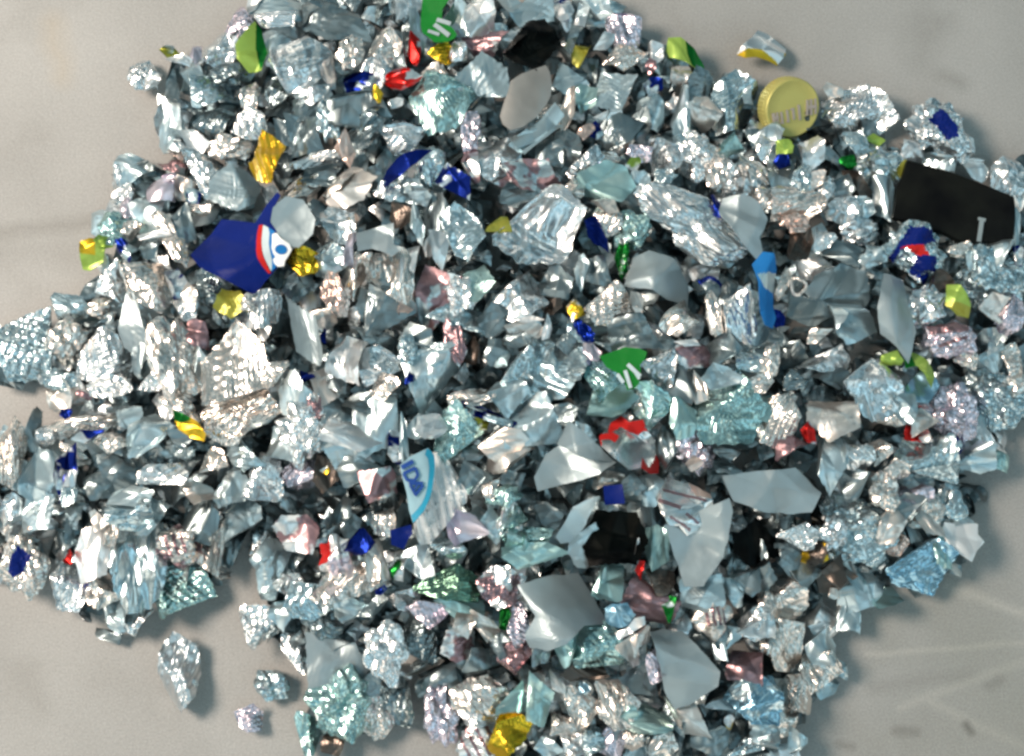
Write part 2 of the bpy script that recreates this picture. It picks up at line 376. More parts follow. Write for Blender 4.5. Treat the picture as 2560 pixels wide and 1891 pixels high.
def piece_mesh(name, x, y, w, h, rot, kind, code, seed, layer=0.0, depth=None, patches=(), sub=None, mk=None, crush=None):
    """x, y, w, h in frame pixels"""
    rng = np.random.RandomState(seed + 77); rim = None
    if crush is None and not patches and depth is None and mk is None:
        if kind == 'S': crush = dict(K=rng.randint(6, 13), a=.25, dome=rng.uniform(-.15, .28), corners=(4, 8), folds=rng.choice([0, 1, 1, 2]), grain=rng.choice([0, 0, .01]), cyl=rng.uniform(-.5, .2), tilt=.42)
        elif kind == 'B' and seed % 4: crush = dict(K=rng.randint(15, 24), a=.24, dome=rng.uniform(.10, .45), corners=(6, 11), folds=rng.choice([0, 1, 2]), grain=rng.choice([.008, .022, .036]), tilt=.25, n=80 if max(w, h) > 110 else 56, rings=20 if max(w, h) > 110 else 13)
        elif kind == 'P': crush = dict(K=rng.randint(14, 22), a=.21, dome=rng.uniform(.05, .3), corners=(5, 9), folds=rng.choice([0, 1, 2]), grain=.012, tilt=.2, pleat=rng.choice([.012, .02, .03, .075]), n=80, rings=20)
        elif kind == 'F': crush = dict(K=8, a=.15, dome=.0, corners=(4, 7), folds=rng.choice([0, 1]), grain=.004, cyl=rng.uniform(-.5, .3), tilt=.30)
    if crush:
        s = pxs(x, y, heap(x, y) + .012)
        V, F, rim = crumple(w * s, h * s, seed, **crush)
        zt = np.percentile(V[:, 2], 75)
        Z = max(-V[:, 2].min() + .0004, heap(x, y) + Z_TOP - zt + layer - .001)
        mats = [mat(code, mk or tone_kind(kind, code, w))]
    elif kind in 'BSPX':
        big = max(w, h) > 120 or patches
        sub = sub or (5 if big else 4)
        V, F = ball_verts('X' if kind == 'S' and code[0] in 'hwsp' else kind, seed, sub)
        dep = depth if depth else 0.72 * min(w, h)
        z0 = heap(x, y); s = pxs(x, y, z0 + .01)
        V = V * np.array([w / 2, h / 2, dep / 2]) * s
        mats = [mat(code, mk or tone_kind(kind, code, w))]
        Z = seat(x, y, dep * s, layer)
    else:
        s = pxs(x, y, heap(x, y) + .012)
        k = rng.randint(5, 9) if kind == 'F' else 4
        if kind == 'F':
            a = np.sort((np.arange(k) + rng.uniform(-.3, .3, k)) * 2 * math.pi / k + rng.uniform(6)); r = rng.uniform(.8, 1.05, k)
            P = np.column_stack([np.cos(a) * r, np.sin(a) * r])
        else:
            P = np.array([(-1, -.9), (.95, -1), (1, .85), (-.9, 1)]) + rng.uniform(-.12, .12, (4, 2))
        P = (P - (P.min(0) + P.max(0)) / 2) / ((P.max(0) - P.min(0)) / 2)
        P = P * np.array([w / 2, h / 2]) * s
        size = math.sqrt(w * h) * s
        zf = zfun(size, seed, 1.25 if kind == 'F' else .8, rng.uniform(-.45, .35))
        V, F, up = sheet_mesh(P, zf, 0.0004, rings=8, n=44)
        e = Euler((rng.uniform(-.28, .28), rng.uniform(-.28, .28), 0)).to_matrix()
        V = V @ np.array(e).T
        V[:, 2] -= V[:, 2].mean()
        mats = [mat(code, mk or tone_kind(kind, code, w))]
        lo = -V[:, 2].min()
        Z = max(lo + .0005, heap(x, y) + Z_TOP - .002 + layer)
    a = math.radians(rot); R = np.array([[math.cos(a), -math.sin(a), 0], [math.sin(a), math.cos(a), 0], [0, 0, 1]])
    V = V @ R.T
    mi = None
    if patches:
        T = V[F]; c = T.mean(1); nz = np.cross(T[:, 1] - T[:, 0], T[:, 2] - T[:, 0])[:, 2]
        q = np.column_stack([c[:, 0] / s, -c[:, 1] / s]); mi = np.zeros(len(F), int)
        for poly, mm in patches:
            mats.append(mm); mi[inside(q, poly) & (nz > 0)] = len(mats) - 1
    o = mesh_obj(name, V, F, mats, mi, smooth=rim is not None, rim=rim)
    o.location = at(x, y, Z)
    return o
SIZEW = lambda w, h: 'tiny' if w * h < 2200 else 'small' if w * h < 5200 else 'mid-sized' if w * h < 12500 else 'large'
SHAPEW = dict(B='crumpled', S='folded', F='flat', P='pleated', T='narrow')

TILES = {'A': (0, 0), 'B': (620, 0), 'C': (1240, 0), 'D': (1860, 0), 'E': (0, 600), 'F': (620, 600), 'G': (1240, 600), 'H': (1860, 600),
         'I': (0, 1231), 'J': (620, 1231), 'K': (1240, 1231), 'L': (1860, 1231)}
ZS = 700 / 1752.0
def tp(t, x, y): return TILES[t][0] + x * ZS, TILES[t][1] + y * ZS
def tpoly(t, pts): return [tp(t, *p) for p in pts]

# rows: x y w h turn kind colour  (x.. measured in a map tile)
ROWS = {
'A': '''880 455 160 175 0 B s; 955 520 95 95 0 S h; 1060 780 135 330 5 F c; 1090 490 90 260 0 F d; 1060 335 110 70 0 S o; 1120 370 140 60 -10 F h; 1190 470 120 180 0 S c; 1225 345 60 110 0 S l; 1380 310 230 230 0 B s; 1300 560 210 190 0 B c; 1500 150 170 240 0 B l; 1560 600 110 190 0 B w; 1550 770 185 190 10 P h; 1330 760 210 170 0 B d; 1200 875 190 110 -45 F h; 1440 920 220 130 5 B w; 1250 1080 260 310 0 B s; 1100 968 90 70 0 S p; 1080 1035 190 90 -10 B m; 840 1060 250 150 -15 S c; 770 1140 160 230 10 B s; 1020 1190 200 150 20 S l; 1140 1140 130 220 25 F w; 1210 1225 90 80 0 S b; 900 1330 240 220 0 S c; 690 1420 170 190 0 B e; 1450 1180 270 250 0 S c; 1250 1310 130 65 5 B w; 960 1470 180 70 -5 F h; 1070 1480 100 310 28 B w; 1150 1400 110 200 20 S d; 775 1560 75 150 35 S b; 940 1550 110 130 0 S d; 780 1300 70 130 0 S l; 650 1510 100 70 0 S g; 830 1440 120 110 0 B w; 760 1240 120 110 0 B s; 1420 460 180 110 0 B d''',
'B': '''190 50 300 170 0 S c; 165 120 230 90 0 B s; 180 250 220 200 0 S c; 330 400 340 410 0 B s; 550 120 370 260 0 S d; 640 335 130 170 0 B w; 860 290 190 190 0 B w; 800 440 180 220 0 B s; 940 300 120 270 15 S d; 1040 310 80 190 10 S r; 970 500 200 140 25 S r; 690 530 160 140 0 S b; 812 590 55 100 10 S y; 930 640 80 60 20 F h; 1290 120 170 230 0 F c; 1700 80 260 190 0 S c; 1210 345 150 140 0 P y; 1320 310 100 120 0 B h; 1470 290 270 150 0 S m; 1440 470 330 270 0 S c; 1060 190 90 290 10 F c; 1215 620 350 360 0 P e; 1150 470 130 140 0 S w; 700 690 350 210 0 S d; 780 790 290 260 0 B d; 420 650 260 230 0 S d; 500 745 120 210 0 B c; 200 570 170 200 0 B d; 350 840 220 230 0 S d; 430 1000 310 115 5 B h; 605 940 105 215 10 S p; 965 870 260 180 0 P s; 1280 1130 190 210 0 S c/b; 1140 1050 150 210 0 B c; 1545 970 310 290 -20 B s; 1395 820 100 210 0 B l; 1400 1020 100 230 18 S m; 650 1170 270 250 0 S w; 330 1170 210 140 0 B w; 600 1390 250 240 0 B s; 1010 1190 250 140 -10 S c; 1060 1390 80 260 0 S c; 1190 1330 160 260 0 S d; 1130 1520 65 170 -5 F h; 1340 1450 250 320 0 P c; 1560 1420 140 90 15 S o; 1200 1560 120 210 0 F h; 520 1580 180 130 0 B c; 625 1560 55 200 0 F l; 340 1640 180 160 0 B y; 1690 1110 200 170 0 S m; 960 1350 130 160 0 S n; 700 1010 110 210 0 S d; 1700 1230 210 140 0 S d; 830 1120 170 130 0 S d; 870 1200 140 110 0 B s; 240 830 110 160 10 S d; 440 1120 190 120 0 S d; 1470 640 150 160 0 S d; 780 600 110 110 0 S d''',
'C': '''240 60 210 170 0 F c; 420 60 120 160 0 S s/b; 680 60 230 150 0 S c; 540 90 60 160 -10 T s; 490 230 50 150 -15 T d; 530 350 100 130 0 S o; 800 200 190 220 0 P l; 810 360 240 170 0 B w; 680 260 150 80 40 F h; 1000 340 80 130 0 S s; 1080 350 90 140 0 S d; 970 410 55 90 0 S m; 470 520 190 240 0 S c; 450 700 75 270 -15 F w; 560 610 130 160 0 S e; 740 580 240 260 0 S c; 700 720 160 60 8 F h; 980 555 110 120 0 S b; 1260 530 180 200 0 S d; 1160 470 120 140 0 S w; 1160 565 80 100 0 S n; 1530 500 130 50 10 F c; 1570 590 50 140 5 T c; 1480 640 270 360 0 P c; 1310 690 190 190 0 S w; 1150 690 110 290 5 S c; 780 810 260 220 0 S d; 970 690 150 210 0 S c; 370 720 190 190 0 B w; 565 820 95 105 0 S p; 630 810 80 120 0 S b; 440 900 170 210 0 S d; 690 990 150 65 0 B w; 560 1010 200 180 0 B s; 860 1020 70 90 -20 S g; 900 950 140 90 0 B l; 1080 970 190 210 0 B s; 1260 980 210 260 10 B h; 640 1060 90 90 0 S b; 190 1110 360 170 0 S m; 690 1140 310 210 0 S e; 270 1430 490 420 0 P s; 680 1290 150 90 0 S w; 700 1390 160 180 0 B w; 630 1470 95 210 25 S b; 850 1440 180 190 0 B e; 1000 1230 210 150 0 B s; 1620 1090 160 240 10 P w; 1460 1120 160 190 0 B s; 1390 1290 60 160 15 S b; 1700 890 170 260 0 S c; 1480 910 140 130 0 S e; 1390 1060 110 210 0 B w; 260 850 310 110 32 F c; 330 960 150 160 0 S d; 1060 1110 140 100 0 B c; 900 780 120 200 0 S d; 1200 880 150 130 0 B c; 1680 1230 110 130 0 B w; 900 1160 110 150 0 S c; 470 1180 150 130 0 B w''',
'D': '''720 690 400 280 0 B s; 560 560 110 100 -20 S w; 1050 940 170 140 15 S h; 1385 900 120 140 -15 S h; 1440 1050 180 120 -40 F h; 820 870 110 60 -20 S g; 700 890 170 130 -30 P c; 860 990 260 150 -35 B s; 430 950 150 170 20 S h; 240 1015 95 85 0 S b; 255 920 90 80 0 S g; 130 930 110 160 0 P h; 80 880 140 130 0 S d; 60 1130 140 210 5 P s; 240 1170 160 210 0 S c; 440 1130 120 110 0 S w; 510 1210 120 190 0 B h; 560 980 90 130 25 S d; 650 1010 100 80 0 S G; 720 1150 110 210 30 S n; 850 1090 230 230 0 B c; 890 1240 140 270 0 S c; 1000 1060 90 110 0 F o; 1700 1110 240 310 0 B s; 1712 1450 55 420 0 F c; 1550 1600 260 250 0 S c; 340 1270 290 200 0 B w; 600 1300 210 190 0 B s; 350 1510 160 230 0 S n; 505 1500 130 130 0 B h; 720 1450 190 140 0 B s; 640 1590 310 170 0 S d; 1350 1560 140 80 5 B w; 1725 1600 70 110 0 S b; 730 1300 150 120 0 B c; 360 1130 100 150 0 B c; 830 1580 130 110 0 S c; 620 1170 120 120 0 S d; 320 1400 140 100 0 B p''',  # the lower brown wad fills a dark gap, its colour stands for shade
'E': '''690 250 180 240 0 P h; 920 260 340 260 -25 P w; 1110 270 100 170 20 S b; 1185 350 90 160 0 F w; 580 300 160 180 0 S d; 440 420 210 160 0 B c; 640 430 140 110 0 B w; 825 570 150 430 20 F q; 660 530 130 130 0 S d; 150 680 340 390 10 B c; 420 640 190 230 0 B w; 640 720 290 310 0 B s; 1090 770 230 430 12 B w; 1235 590 200 150 -35 S m; 1480 760 400 480 0 P w; 1440 400 170 160 0 S o; 1550 390 65 90 0 B w; 1640 440 190 210 0 B s; 1280 780 120 260 0 S c; 380 880 210 140 0 P c; 680 920 260 120 0 P h; 940 890 140 100 0 P h; 370 970 150 180 0 S w; 520 970 80 60 0 S m; 540 1140 420 130 14 P w; 410 1090 70 60 0 S b; 550 1230 170 70 8 F b; 800 1110 150 140 0 S c; 950 1220 260 240 0 S c; 1130 1050 230 100 -35 B w; 1500 1110 430 290 0 B w; 60 1330 150 410 0 B w; 180 1190 130 260 10 S d; 250 1500 200 360 0 S c; 420 1460 115 330 0 S b; 450 1320 170 70 -40 P w; 720 1450 200 200 0 S d; 1010 1470 280 140 10 P h; 1340 1380 160 140 0 P w; 1530 1320 210 190 0 S c; 1230 1570 210 160 0 S w; 1640 1480 210 260 0 B s; 1450 1560 200 200 0 S c; 690 1270 160 120 0 B w; 820 1600 250 120 0 S c; 600 1530 180 170 0 S d; 1150 430 150 140 0 B s; 1300 300 140 220 25 B d; 960 620 90 260 10 S d; 900 760 140 200 20 S d; 1150 1230 190 120 0 S d; 290 1220 120 120 0 B s''',
'F': '''900 210 240 350 0 P w; 985 190 100 310 -8 F h; 690 230 200 250 0 B w; 540 340 160 250 0 P p; 530 130 210 170 0 S c; 780 400 170 210 0 S d; 460 500 170 130 0 S w; 360 560 150 430 18 F q; 460 600 50 90 0 S b; 890 430 280 310 0 S d; 985 430 80 80 0 S p; 1200 360 250 360 0 S c/m; 1340 340 140 190 0 B h; 1290 490 310 180 0 P c; 1440 270 180 220 0 S e; 1550 510 200 190 0 S d; 620 760 250 290 10 S h; 830 800 240 220 -20 B s; 860 920 160 150 0 B w; 1150 860 360 380 0 S c; 1160 720 210 140 0 S c; 1290 640 110 260 15 P m; 1010 865 45 70 0 S b; 290 960 180 250 0 F c; 480 920 140 220 10 F w; 150 840 210 150 25 P w; 330 860 150 90 0 S b; 350 1180 240 350 5 B h; 240 1260 210 240 0 S c; 800 1170 260 370 0 F c; 650 1230 330 150 -20 F h; 590 1330 260 170 0 F c; 560 1100 190 210 0 S d; 1060 1170 110 140 0 S c; 1150 1170 170 150 0 S h; 1320 1200 260 330 0 P e; 1400 980 260 95 5 B w; 1530 1110 380 70 -20 P b; 1440 1150 120 70 0 S o; 1630 1000 230 210 0 S c; 930 1280 110 210 10 S b; 970 1230 55 260 8 F c; 1600 1290 270 210 0 S w; 1420 1490 190 190 0 S d; 1520 1560 110 120 0 B w; 800 1530 210 190 0 S c/m; 490 1460 140 220 0 S n; 330 1460 200 160 0 B l; 480 1440 55 50 0 S y; 1600 1600 210 110 0 B e; 700 1450 250 160 0 S d; 1380 700 110 150 0 S n; 1060 600 200 150 0 S d; 700 1020 220 120 0 S d; 1000 680 90 150 0 B c; 560 870 120 150 0 S d; 1420 1350 150 120 0 S d; 420 1020 120 150 0 B m; 800 620 230 110 -10 S d; 1560 700 140 160 0 S d''',
'G': '''150 350 300 280 0 B s; 710 390 270 245 0 B w; 1150 500 210 180 0 B w; 880 410 80 160 0 S w; 500 440 110 130 -20 S y; 370 270 190 190 0 S d; 650 200 160 190 0 S d; 790 120 80 230 0 P G; 540 210 80 210 5 S c; 1520 480 190 330 10 P h; 1370 450 90 260 10 B w; 1340 290 130 150 0 S d/b; 190 490 190 50 -4 F h; 325 540 50 150 -10 F h; 200 560 250 110 -8 F w; 130 625 160 90 0 S d; 320 790 490 400 0 P c; 680 890 210 230 0 P e; 690 640 220 150 0 S d; 600 700 75 130 35 S l; 520 570 200 110 -50 P b; 870 570 290 190 0 S d; 1200 640 140 50 -10 F h; 1230 720 200 140 0 S m; 1440 700 180 200 0 S d; 1610 770 210 240 0 B c; 1720 770 90 190 0 B w; 1010 810 210 210 0 B s; 1000 1020 240 270 15 B e; 940 1030 150 190 0 B w; 720 1010 300 180 15 S e; 1160 880 160 260 0 S d; 1270 920 80 190 5 F w; 1460 1070 400 370 0 P e; 1700 1060 140 170 0 F e; 1410 870 210 150 -20 F c; 250 1130 330 300 0 F c; 1170 1120 150 240 0 S e; 1250 1280 210 240 0 B l; 1240 1400 95 85 0 F p; 1080 1300 130 260 0 S d; 90 1330 260 220 0 S w; 1440 1330 160 80 -5 S d; 960 1560 160 180 0 S c; 560 1220 130 140 0 S c; 1540 1250 260 120 0 S d; 60 1600 130 130 0 B e; 700 1490 180 80 15 B w; 850 1540 150 160 0 S d; 440 650 120 120 0 S d; 350 400 110 130 0 S n; 1060 680 130 110 0 S d; 1100 950 110 100 0 S d; 420 1100 160 140 0 S d''',
'H': '''600 270 340 270 -15 S d; 250 260 90 190 0 B w; 420 440 260 210 0 S d; 690 520 260 230 0 F c; 210 490 85 105 0 S b; 1100 150 170 220 0 B s/b; 1130 420 180 210 0 B s; 1540 200 360 390 0 B c; 1680 440 160 230 0 B l; 1560 430 170 160 0 S w; 930 740 110 80 10 S g; 1390 730 120 120 0 B w; 820 930 330 330 0 B s; 1110 900 210 210 0 S v; 500 760 310 130 10 P s; 550 860 220 150 0 S d; 1560 1010 330 320 0 B c; 560 1120 280 250 -15 F w; 220 1120 240 290 0 B w; 400 1210 75 130 12 S r; 1080 1190 140 140 0 S s/r; 1150 1140 180 160 0 S w; 1310 1090 250 280 0 B l; 1310 1270 110 150 15 S b; 720 1350 180 160 -15 B h; 860 1330 130 150 0 B w; 1150 1370 340 250 0 P c; 1430 1360 240 170 0 S c; 550 1390 170 340 5 S c; 300 1290 160 150 0 S m; 700 1520 160 200 0 S d; 870 1570 150 200 15 B w; 1070 1500 250 140 0 S d; 1600 1380 130 120 0 S e; 1080 1600 190 150 0 B l; 100 900 160 110 0 P w; 1700 910 130 140 0 B w; 1230 240 150 150 0 S n; 330 870 140 110 0 B d; 1000 1060 150 170 0 S c; 160 620 180 110 0 S d; 60 1000 120 160 0 S c; 930 1090 150 120 0 B w; 1560 740 180 170 0 S c; 1680 760 120 200 0 B w; 1180 540 120 130 0 S d; 960 1430 140 110 0 B w; 780 120 150 120 0 S c; 480 600 140 80 0 S w''',
'I': '''570 380 200 330 0 F h; 560 560 170 90 -25 S b; 450 590 230 270 0 B s; 460 680 300 80 -38 P h; 640 630 190 180 0 B w; 870 420 290 560 0 B c; 1120 340 210 190 0 B w/m; 1290 360 250 310 0 B w; 1130 620 350 290 0 B e; 1440 360 130 190 0 S d; 720 780 250 130 -40 S c; 850 790 180 180 0 B s; 680 880 170 90 -20 S d; 240 120 170 250 -10 S c; 245 150 90 170 -12 F p; 70 130 160 210 0 B s; 430 30 90 110 0 P c; 430 410 60 80 20 S r; 1700 1205 175 150 -20 B c; 1552 1412 150 150 0 B l; 1590 820 220 240 -35 P h; 960 150 200 210 0 S c; 1250 180 200 260 0 S d; 1520 170 200 260 0 S c; 1690 520 160 260 0 S c; 700 250 90 170 0 B w; 800 130 260 180 0 B c; 620 180 110 130 0 S w; 1640 340 130 180 0 B s''',
'J': '''140 420 220 230 0 S c; 300 270 260 210 0 S m; 640 570 420 260 0 P w; 250 570 160 110 15 P h; 380 680 260 210 0 P c; 790 430 120 230 15 S w; 700 310 160 140 0 S b; 950 480 90 130 0 S G; 1060 430 190 200 0 S c; 1250 560 360 200 -5 P f; 1320 740 270 140 -5 S e; 1570 590 250 230 -20 P m; 1610 770 80 150 -15 S G; 1690 830 120 260 0 B l; 560 1080 340 340 0 F q; 580 1330 290 330 0 B e; 370 1510 150 230 0 P e; 800 1350 200 290 0 B w; 940 1310 170 270 0 P d; 310 980 190 260 0 B s; 1060 930 210 260 0 B d; 1310 950 210 180 20 S m; 1180 1170 250 160 10 S d; 1460 1270 340 220 -15 P w; 1210 1390 170 290 0 B l; 1440 1390 220 140 0 B s; 1500 860 270 110 -40 S w; 1680 1030 210 190 0 P m; 1650 1290 190 180 0 S e; 530 1580 130 120 0 S n; 960 680 190 140 0 B s; 1120 770 230 140 -10 B l; 830 610 70 60 0 S b; 1370 220 230 210 0 S l; 1520 200 150 210 0 S c; 1640 180 130 190 0 B h; 1670 310 140 160 0 S e; 1100 1100 230 40 25 F w; 780 700 170 140 0 S d; 640 740 200 130 0 S c; 1350 830 120 150 0 S w; 1590 950 150 170 0 S d; 470 830 200 130 0 B d; 850 180 130 160 0 B w; 560 120 140 200 0 S d; 1250 350 200 120 0 B c; 230 770 180 180 0 S c; 1430 1050 160 130 0 S d; 760 1200 120 150 0 S d''',
'K': '''570 330 190 250 -20 F c; 1010 350 130 250 0 F e; 880 400 32 190 -14 F s; 900 490 50 100 0 S r; 190 290 280 140 0 P e; 250 400 360 140 0 S e; 700 560 180 210 0 S e; 1030 560 160 150 0 S n; 960 670 340 230 -5 S m; 780 770 160 130 0 S v; 640 960 300 280 -15 P e; 430 960 140 230 0 S e; 830 1000 130 170 15 F w; 890 910 130 130 0 S w; 1010 1080 120 190 15 P l; 1460 930 210 210 0 S c; 1290 640 240 210 0 F c; 1600 430 260 330 0 S d; 1650 820 210 190 0 P h; 1700 700 100 160 0 B w; 1560 1100 200 180 0 S m; 270 1290 170 300 8 F e; 540 1230 90 80 0 S v; 540 1350 190 260 15 P w; 430 1450 160 130 0 P w; 760 1340 240 260 20 B w; 900 1170 210 240 20 S d; 940 1420 280 160 0 S e; 1200 1410 330 160 -42 F w; 1460 1440 60 80 0 S y; 490 1580 160 140 0 B h; 330 1590 160 140 0 S c; 720 1560 150 170 0 B l; 850 1530 140 160 0 B w; 1050 1590 160 150 0 B w; 1350 1560 210 160 0 S d; 1690 1490 160 140 0 S c; 380 1190 70 160 20 F w; 700 1290 80 210 20 B w; 560 1130 260 130 -15 S n; 330 150 160 150 0 S d; 100 170 180 160 0 B e; 1080 730 90 150 0 S G; 1560 560 170 160 0 S d; 1500 620 120 170 10 S c; 300 990 130 170 0 S d; 1130 1420 110 210 30 S d; 620 1560 130 170 0 B c; 980 1560 110 150 0 B d; 1560 1600 200 110 0 B c; 1400 900 120 140 0 S d''',
'L': '''520 820 240 220 -15 S h; 1100 470 360 290 0 P v; 690 220 410 340 0 B c; 930 200 160 210 0 S w; 340 270 230 150 -5 P h; 455 390 130 150 -30 S n/y; 580 520 210 180 0 S n; 680 530 60 190 25 F c; 1250 380 90 190 10 S e; 1120 100 210 210 0 B w; 1160 200 90 210 40 F w; 260 660 260 260 0 B w; 80 850 220 150 15 S h; 250 960 250 280 0 B w; 480 960 180 210 0 S c; 490 1130 240 240 0 P w; 600 1110 90 140 30 F c; 660 760 160 210 0 S c; 750 610 270 250 0 S c; 850 650 230 150 -25 S e; 565 635 70 60 0 S w; 330 1270 150 230 20 B w; 250 1430 160 180 0 B w; 330 1540 110 150 10 F c; 140 1540 160 110 0 S c; 460 150 100 160 30 S k; 70 320 240 250 20 S k; 1290 80 130 210 0 B c; 1020 90 200 150 0 S d; 950 330 150 130 0 B p; 100 1100 170 150 0 S k; 150 1430 200 150 0 S c; 380 500 200 160 0 S d; 250 420 230 180 0 S d; 420 1110 140 130 0 B d; 560 250 130 160 0 B s; 830 410 120 110 0 B c'''}

import zlib
GROW = 1.22
def build_rows():
    i = 0
    for t, txt in ROWS.items():
        for row in txt.split(';'):
            f = row.split()
            x, y, w, h, rot = map(float, f[:5]); kind, code = f[5], f[6]
            px, py = tp(t, x, y); w *= ZS * GROW; h *= ZS * GROW
            seed = zlib.crc32(f'{t}{row.strip()}'.encode()) % 100000
            nm, cat, grp = KIND[kind]
            if code in ('b', 'r', 'G', 'y', 'g', 'o', 'm') and seed % 5 < 3: code = 'sc'[seed % 2] + '/' + code
            small = (70 - min(70, math.sqrt(w * h))) / 70
            layer = .004 * small + ((i * 5) % 9) * .0008 - .002 + (.002 if code[0] in 'hbrgyuGp' else 0) - (.003 if code[0] in 'dnkm' else 0)
            o = piece_mesh(nm, px, py, w, h, rot, kind, code, seed, layer)
            words = '/'.join(code.split('/'))
            cw = NAME[code[0]] if len(code) == 1 else NAME[code[0]] + ' and ' + NAME[code[2]]
            long_ = ' long' if max(w, h) > 2.1 * min(w, h) and kind not in 'T' else ''
            tag(o, '', cat, grp)
            PIECES.append((o, px, py, f'{SIZEW(w, h)}{long_} {cw} {SHAPEW[kind]} {cat}'.replace('pleated pleated', 'pleated')))
            i += 1
build_rows()

# ------------------------------------------------------------------ single, recognisable things
def sheet_thing(name, label, cat, poly, code, seed=1, mk='satin', crease=.5, curl=0.1, tilt=(0, 0), layer=.006, pleat=0, pdir=None, bowl=0, back=None, thick=.0006,
                rings=12, n=90, centre=None, land=None, patches=(), group=None):
    P = np.array(poly, float); c = (P.min(0) + P.max(0)) / 2
    s = pxs(c[0], c[1], heap(*c) + .015)
    L = np.column_stack([(P[:, 0] - c[0]) * s, -(P[:, 1] - c[1]) * s])
    size = math.sqrt(np.prod(L.max(0) - L.min(0)))
    zf = zfun(size, seed, crease, curl, pleat, pdir, bowl)
    ce = None if centre is None else ((centre[0] - c[0]) * s, -(centre[1] - c[1]) * s)
    V, F, up = sheet_mesh(L, zf, thick, rings, n, ce)
    mats = [mat(code, mk)]; mi = np.zeros(len(F), int)
    if back: mats.append(back); mi[~up] = 1
    for poly2, mm in patches:
        q = V[F].mean(1); q = np.column_stack([q[:, 0] / s + c[0], -q[:, 1] / s + c[1]])
        mats.append(mm); mi[inside(q, poly2) & up] = len(mats) - 1
    o = mesh_obj(name, V, F, mats, mi)
    R = Euler((math.radians(tilt[0]), math.radians(tilt[1]), 0))
    lo = (V @ np.array(R.to_matrix()).T)[:, 2].min()
    o.rotation_euler = R
    o.location = at(c[0], c[1], max(-lo + .0006, heap(*c) + Z_TOP + layer))
    tag(o, label, cat, group)
    if land: LAND[land] = tuple(c)
    o_info = (c, s, zf)
    return o, o_info
def decal(name, parent, info, polys, m, lift=.0005, rings=5, n=40):
    """printed shapes lying on the face of a sheet, one mesh"""
    c, s, zf = info; Vs, Fs, off = [], [], 0
    for p in polys:
        P = np.array(p, float); L = np.column_stack([(P[:, 0] - c[0]) * s, -(P[:, 1] - c[1]) * s])
        V, F, up = sheet_mesh(L, lambda x, y: zf(x, y) + lift, lift * .7, rings, n)
        Vs.append(V); Fs.append(F + off); off += len(V)
    return mesh_obj(name, np.concatenate(Vs), np.concatenate(Fs), [m], parent=parent)
def sc(ox, oy, k): return lambda pts: [(ox + x * k, oy + y * k) for x, y in pts]
def ring_pts(cx, cy, rx, ry, a0, a1, n, rot=0):
    r = math.radians(rot); out = []
    for i in range(n + 1):
        a = math.radians(a0 + (a1 - a0) * i / n); x, y = rx * math.cos(a), ry * math.sin(a)
        out.append((cx + x * math.cos(r) - y * math.sin(r), cy + x * math.sin(r) + y * math.cos(r)))
    return out
def stroke(p0, p1, w):
    (x0, y0), (x1, y1) = p0, p1; L = math.hypot(x1 - x0, y1 - y0); nx, ny = -(y1 - y0) / L * w / 2, (x1 - x0) / L * w / 2
    return [(x0 + nx, y0 + ny), (x1 + nx, y1 + ny), (x1 - nx, y1 - ny), (x0 - nx, y0 - ny)]

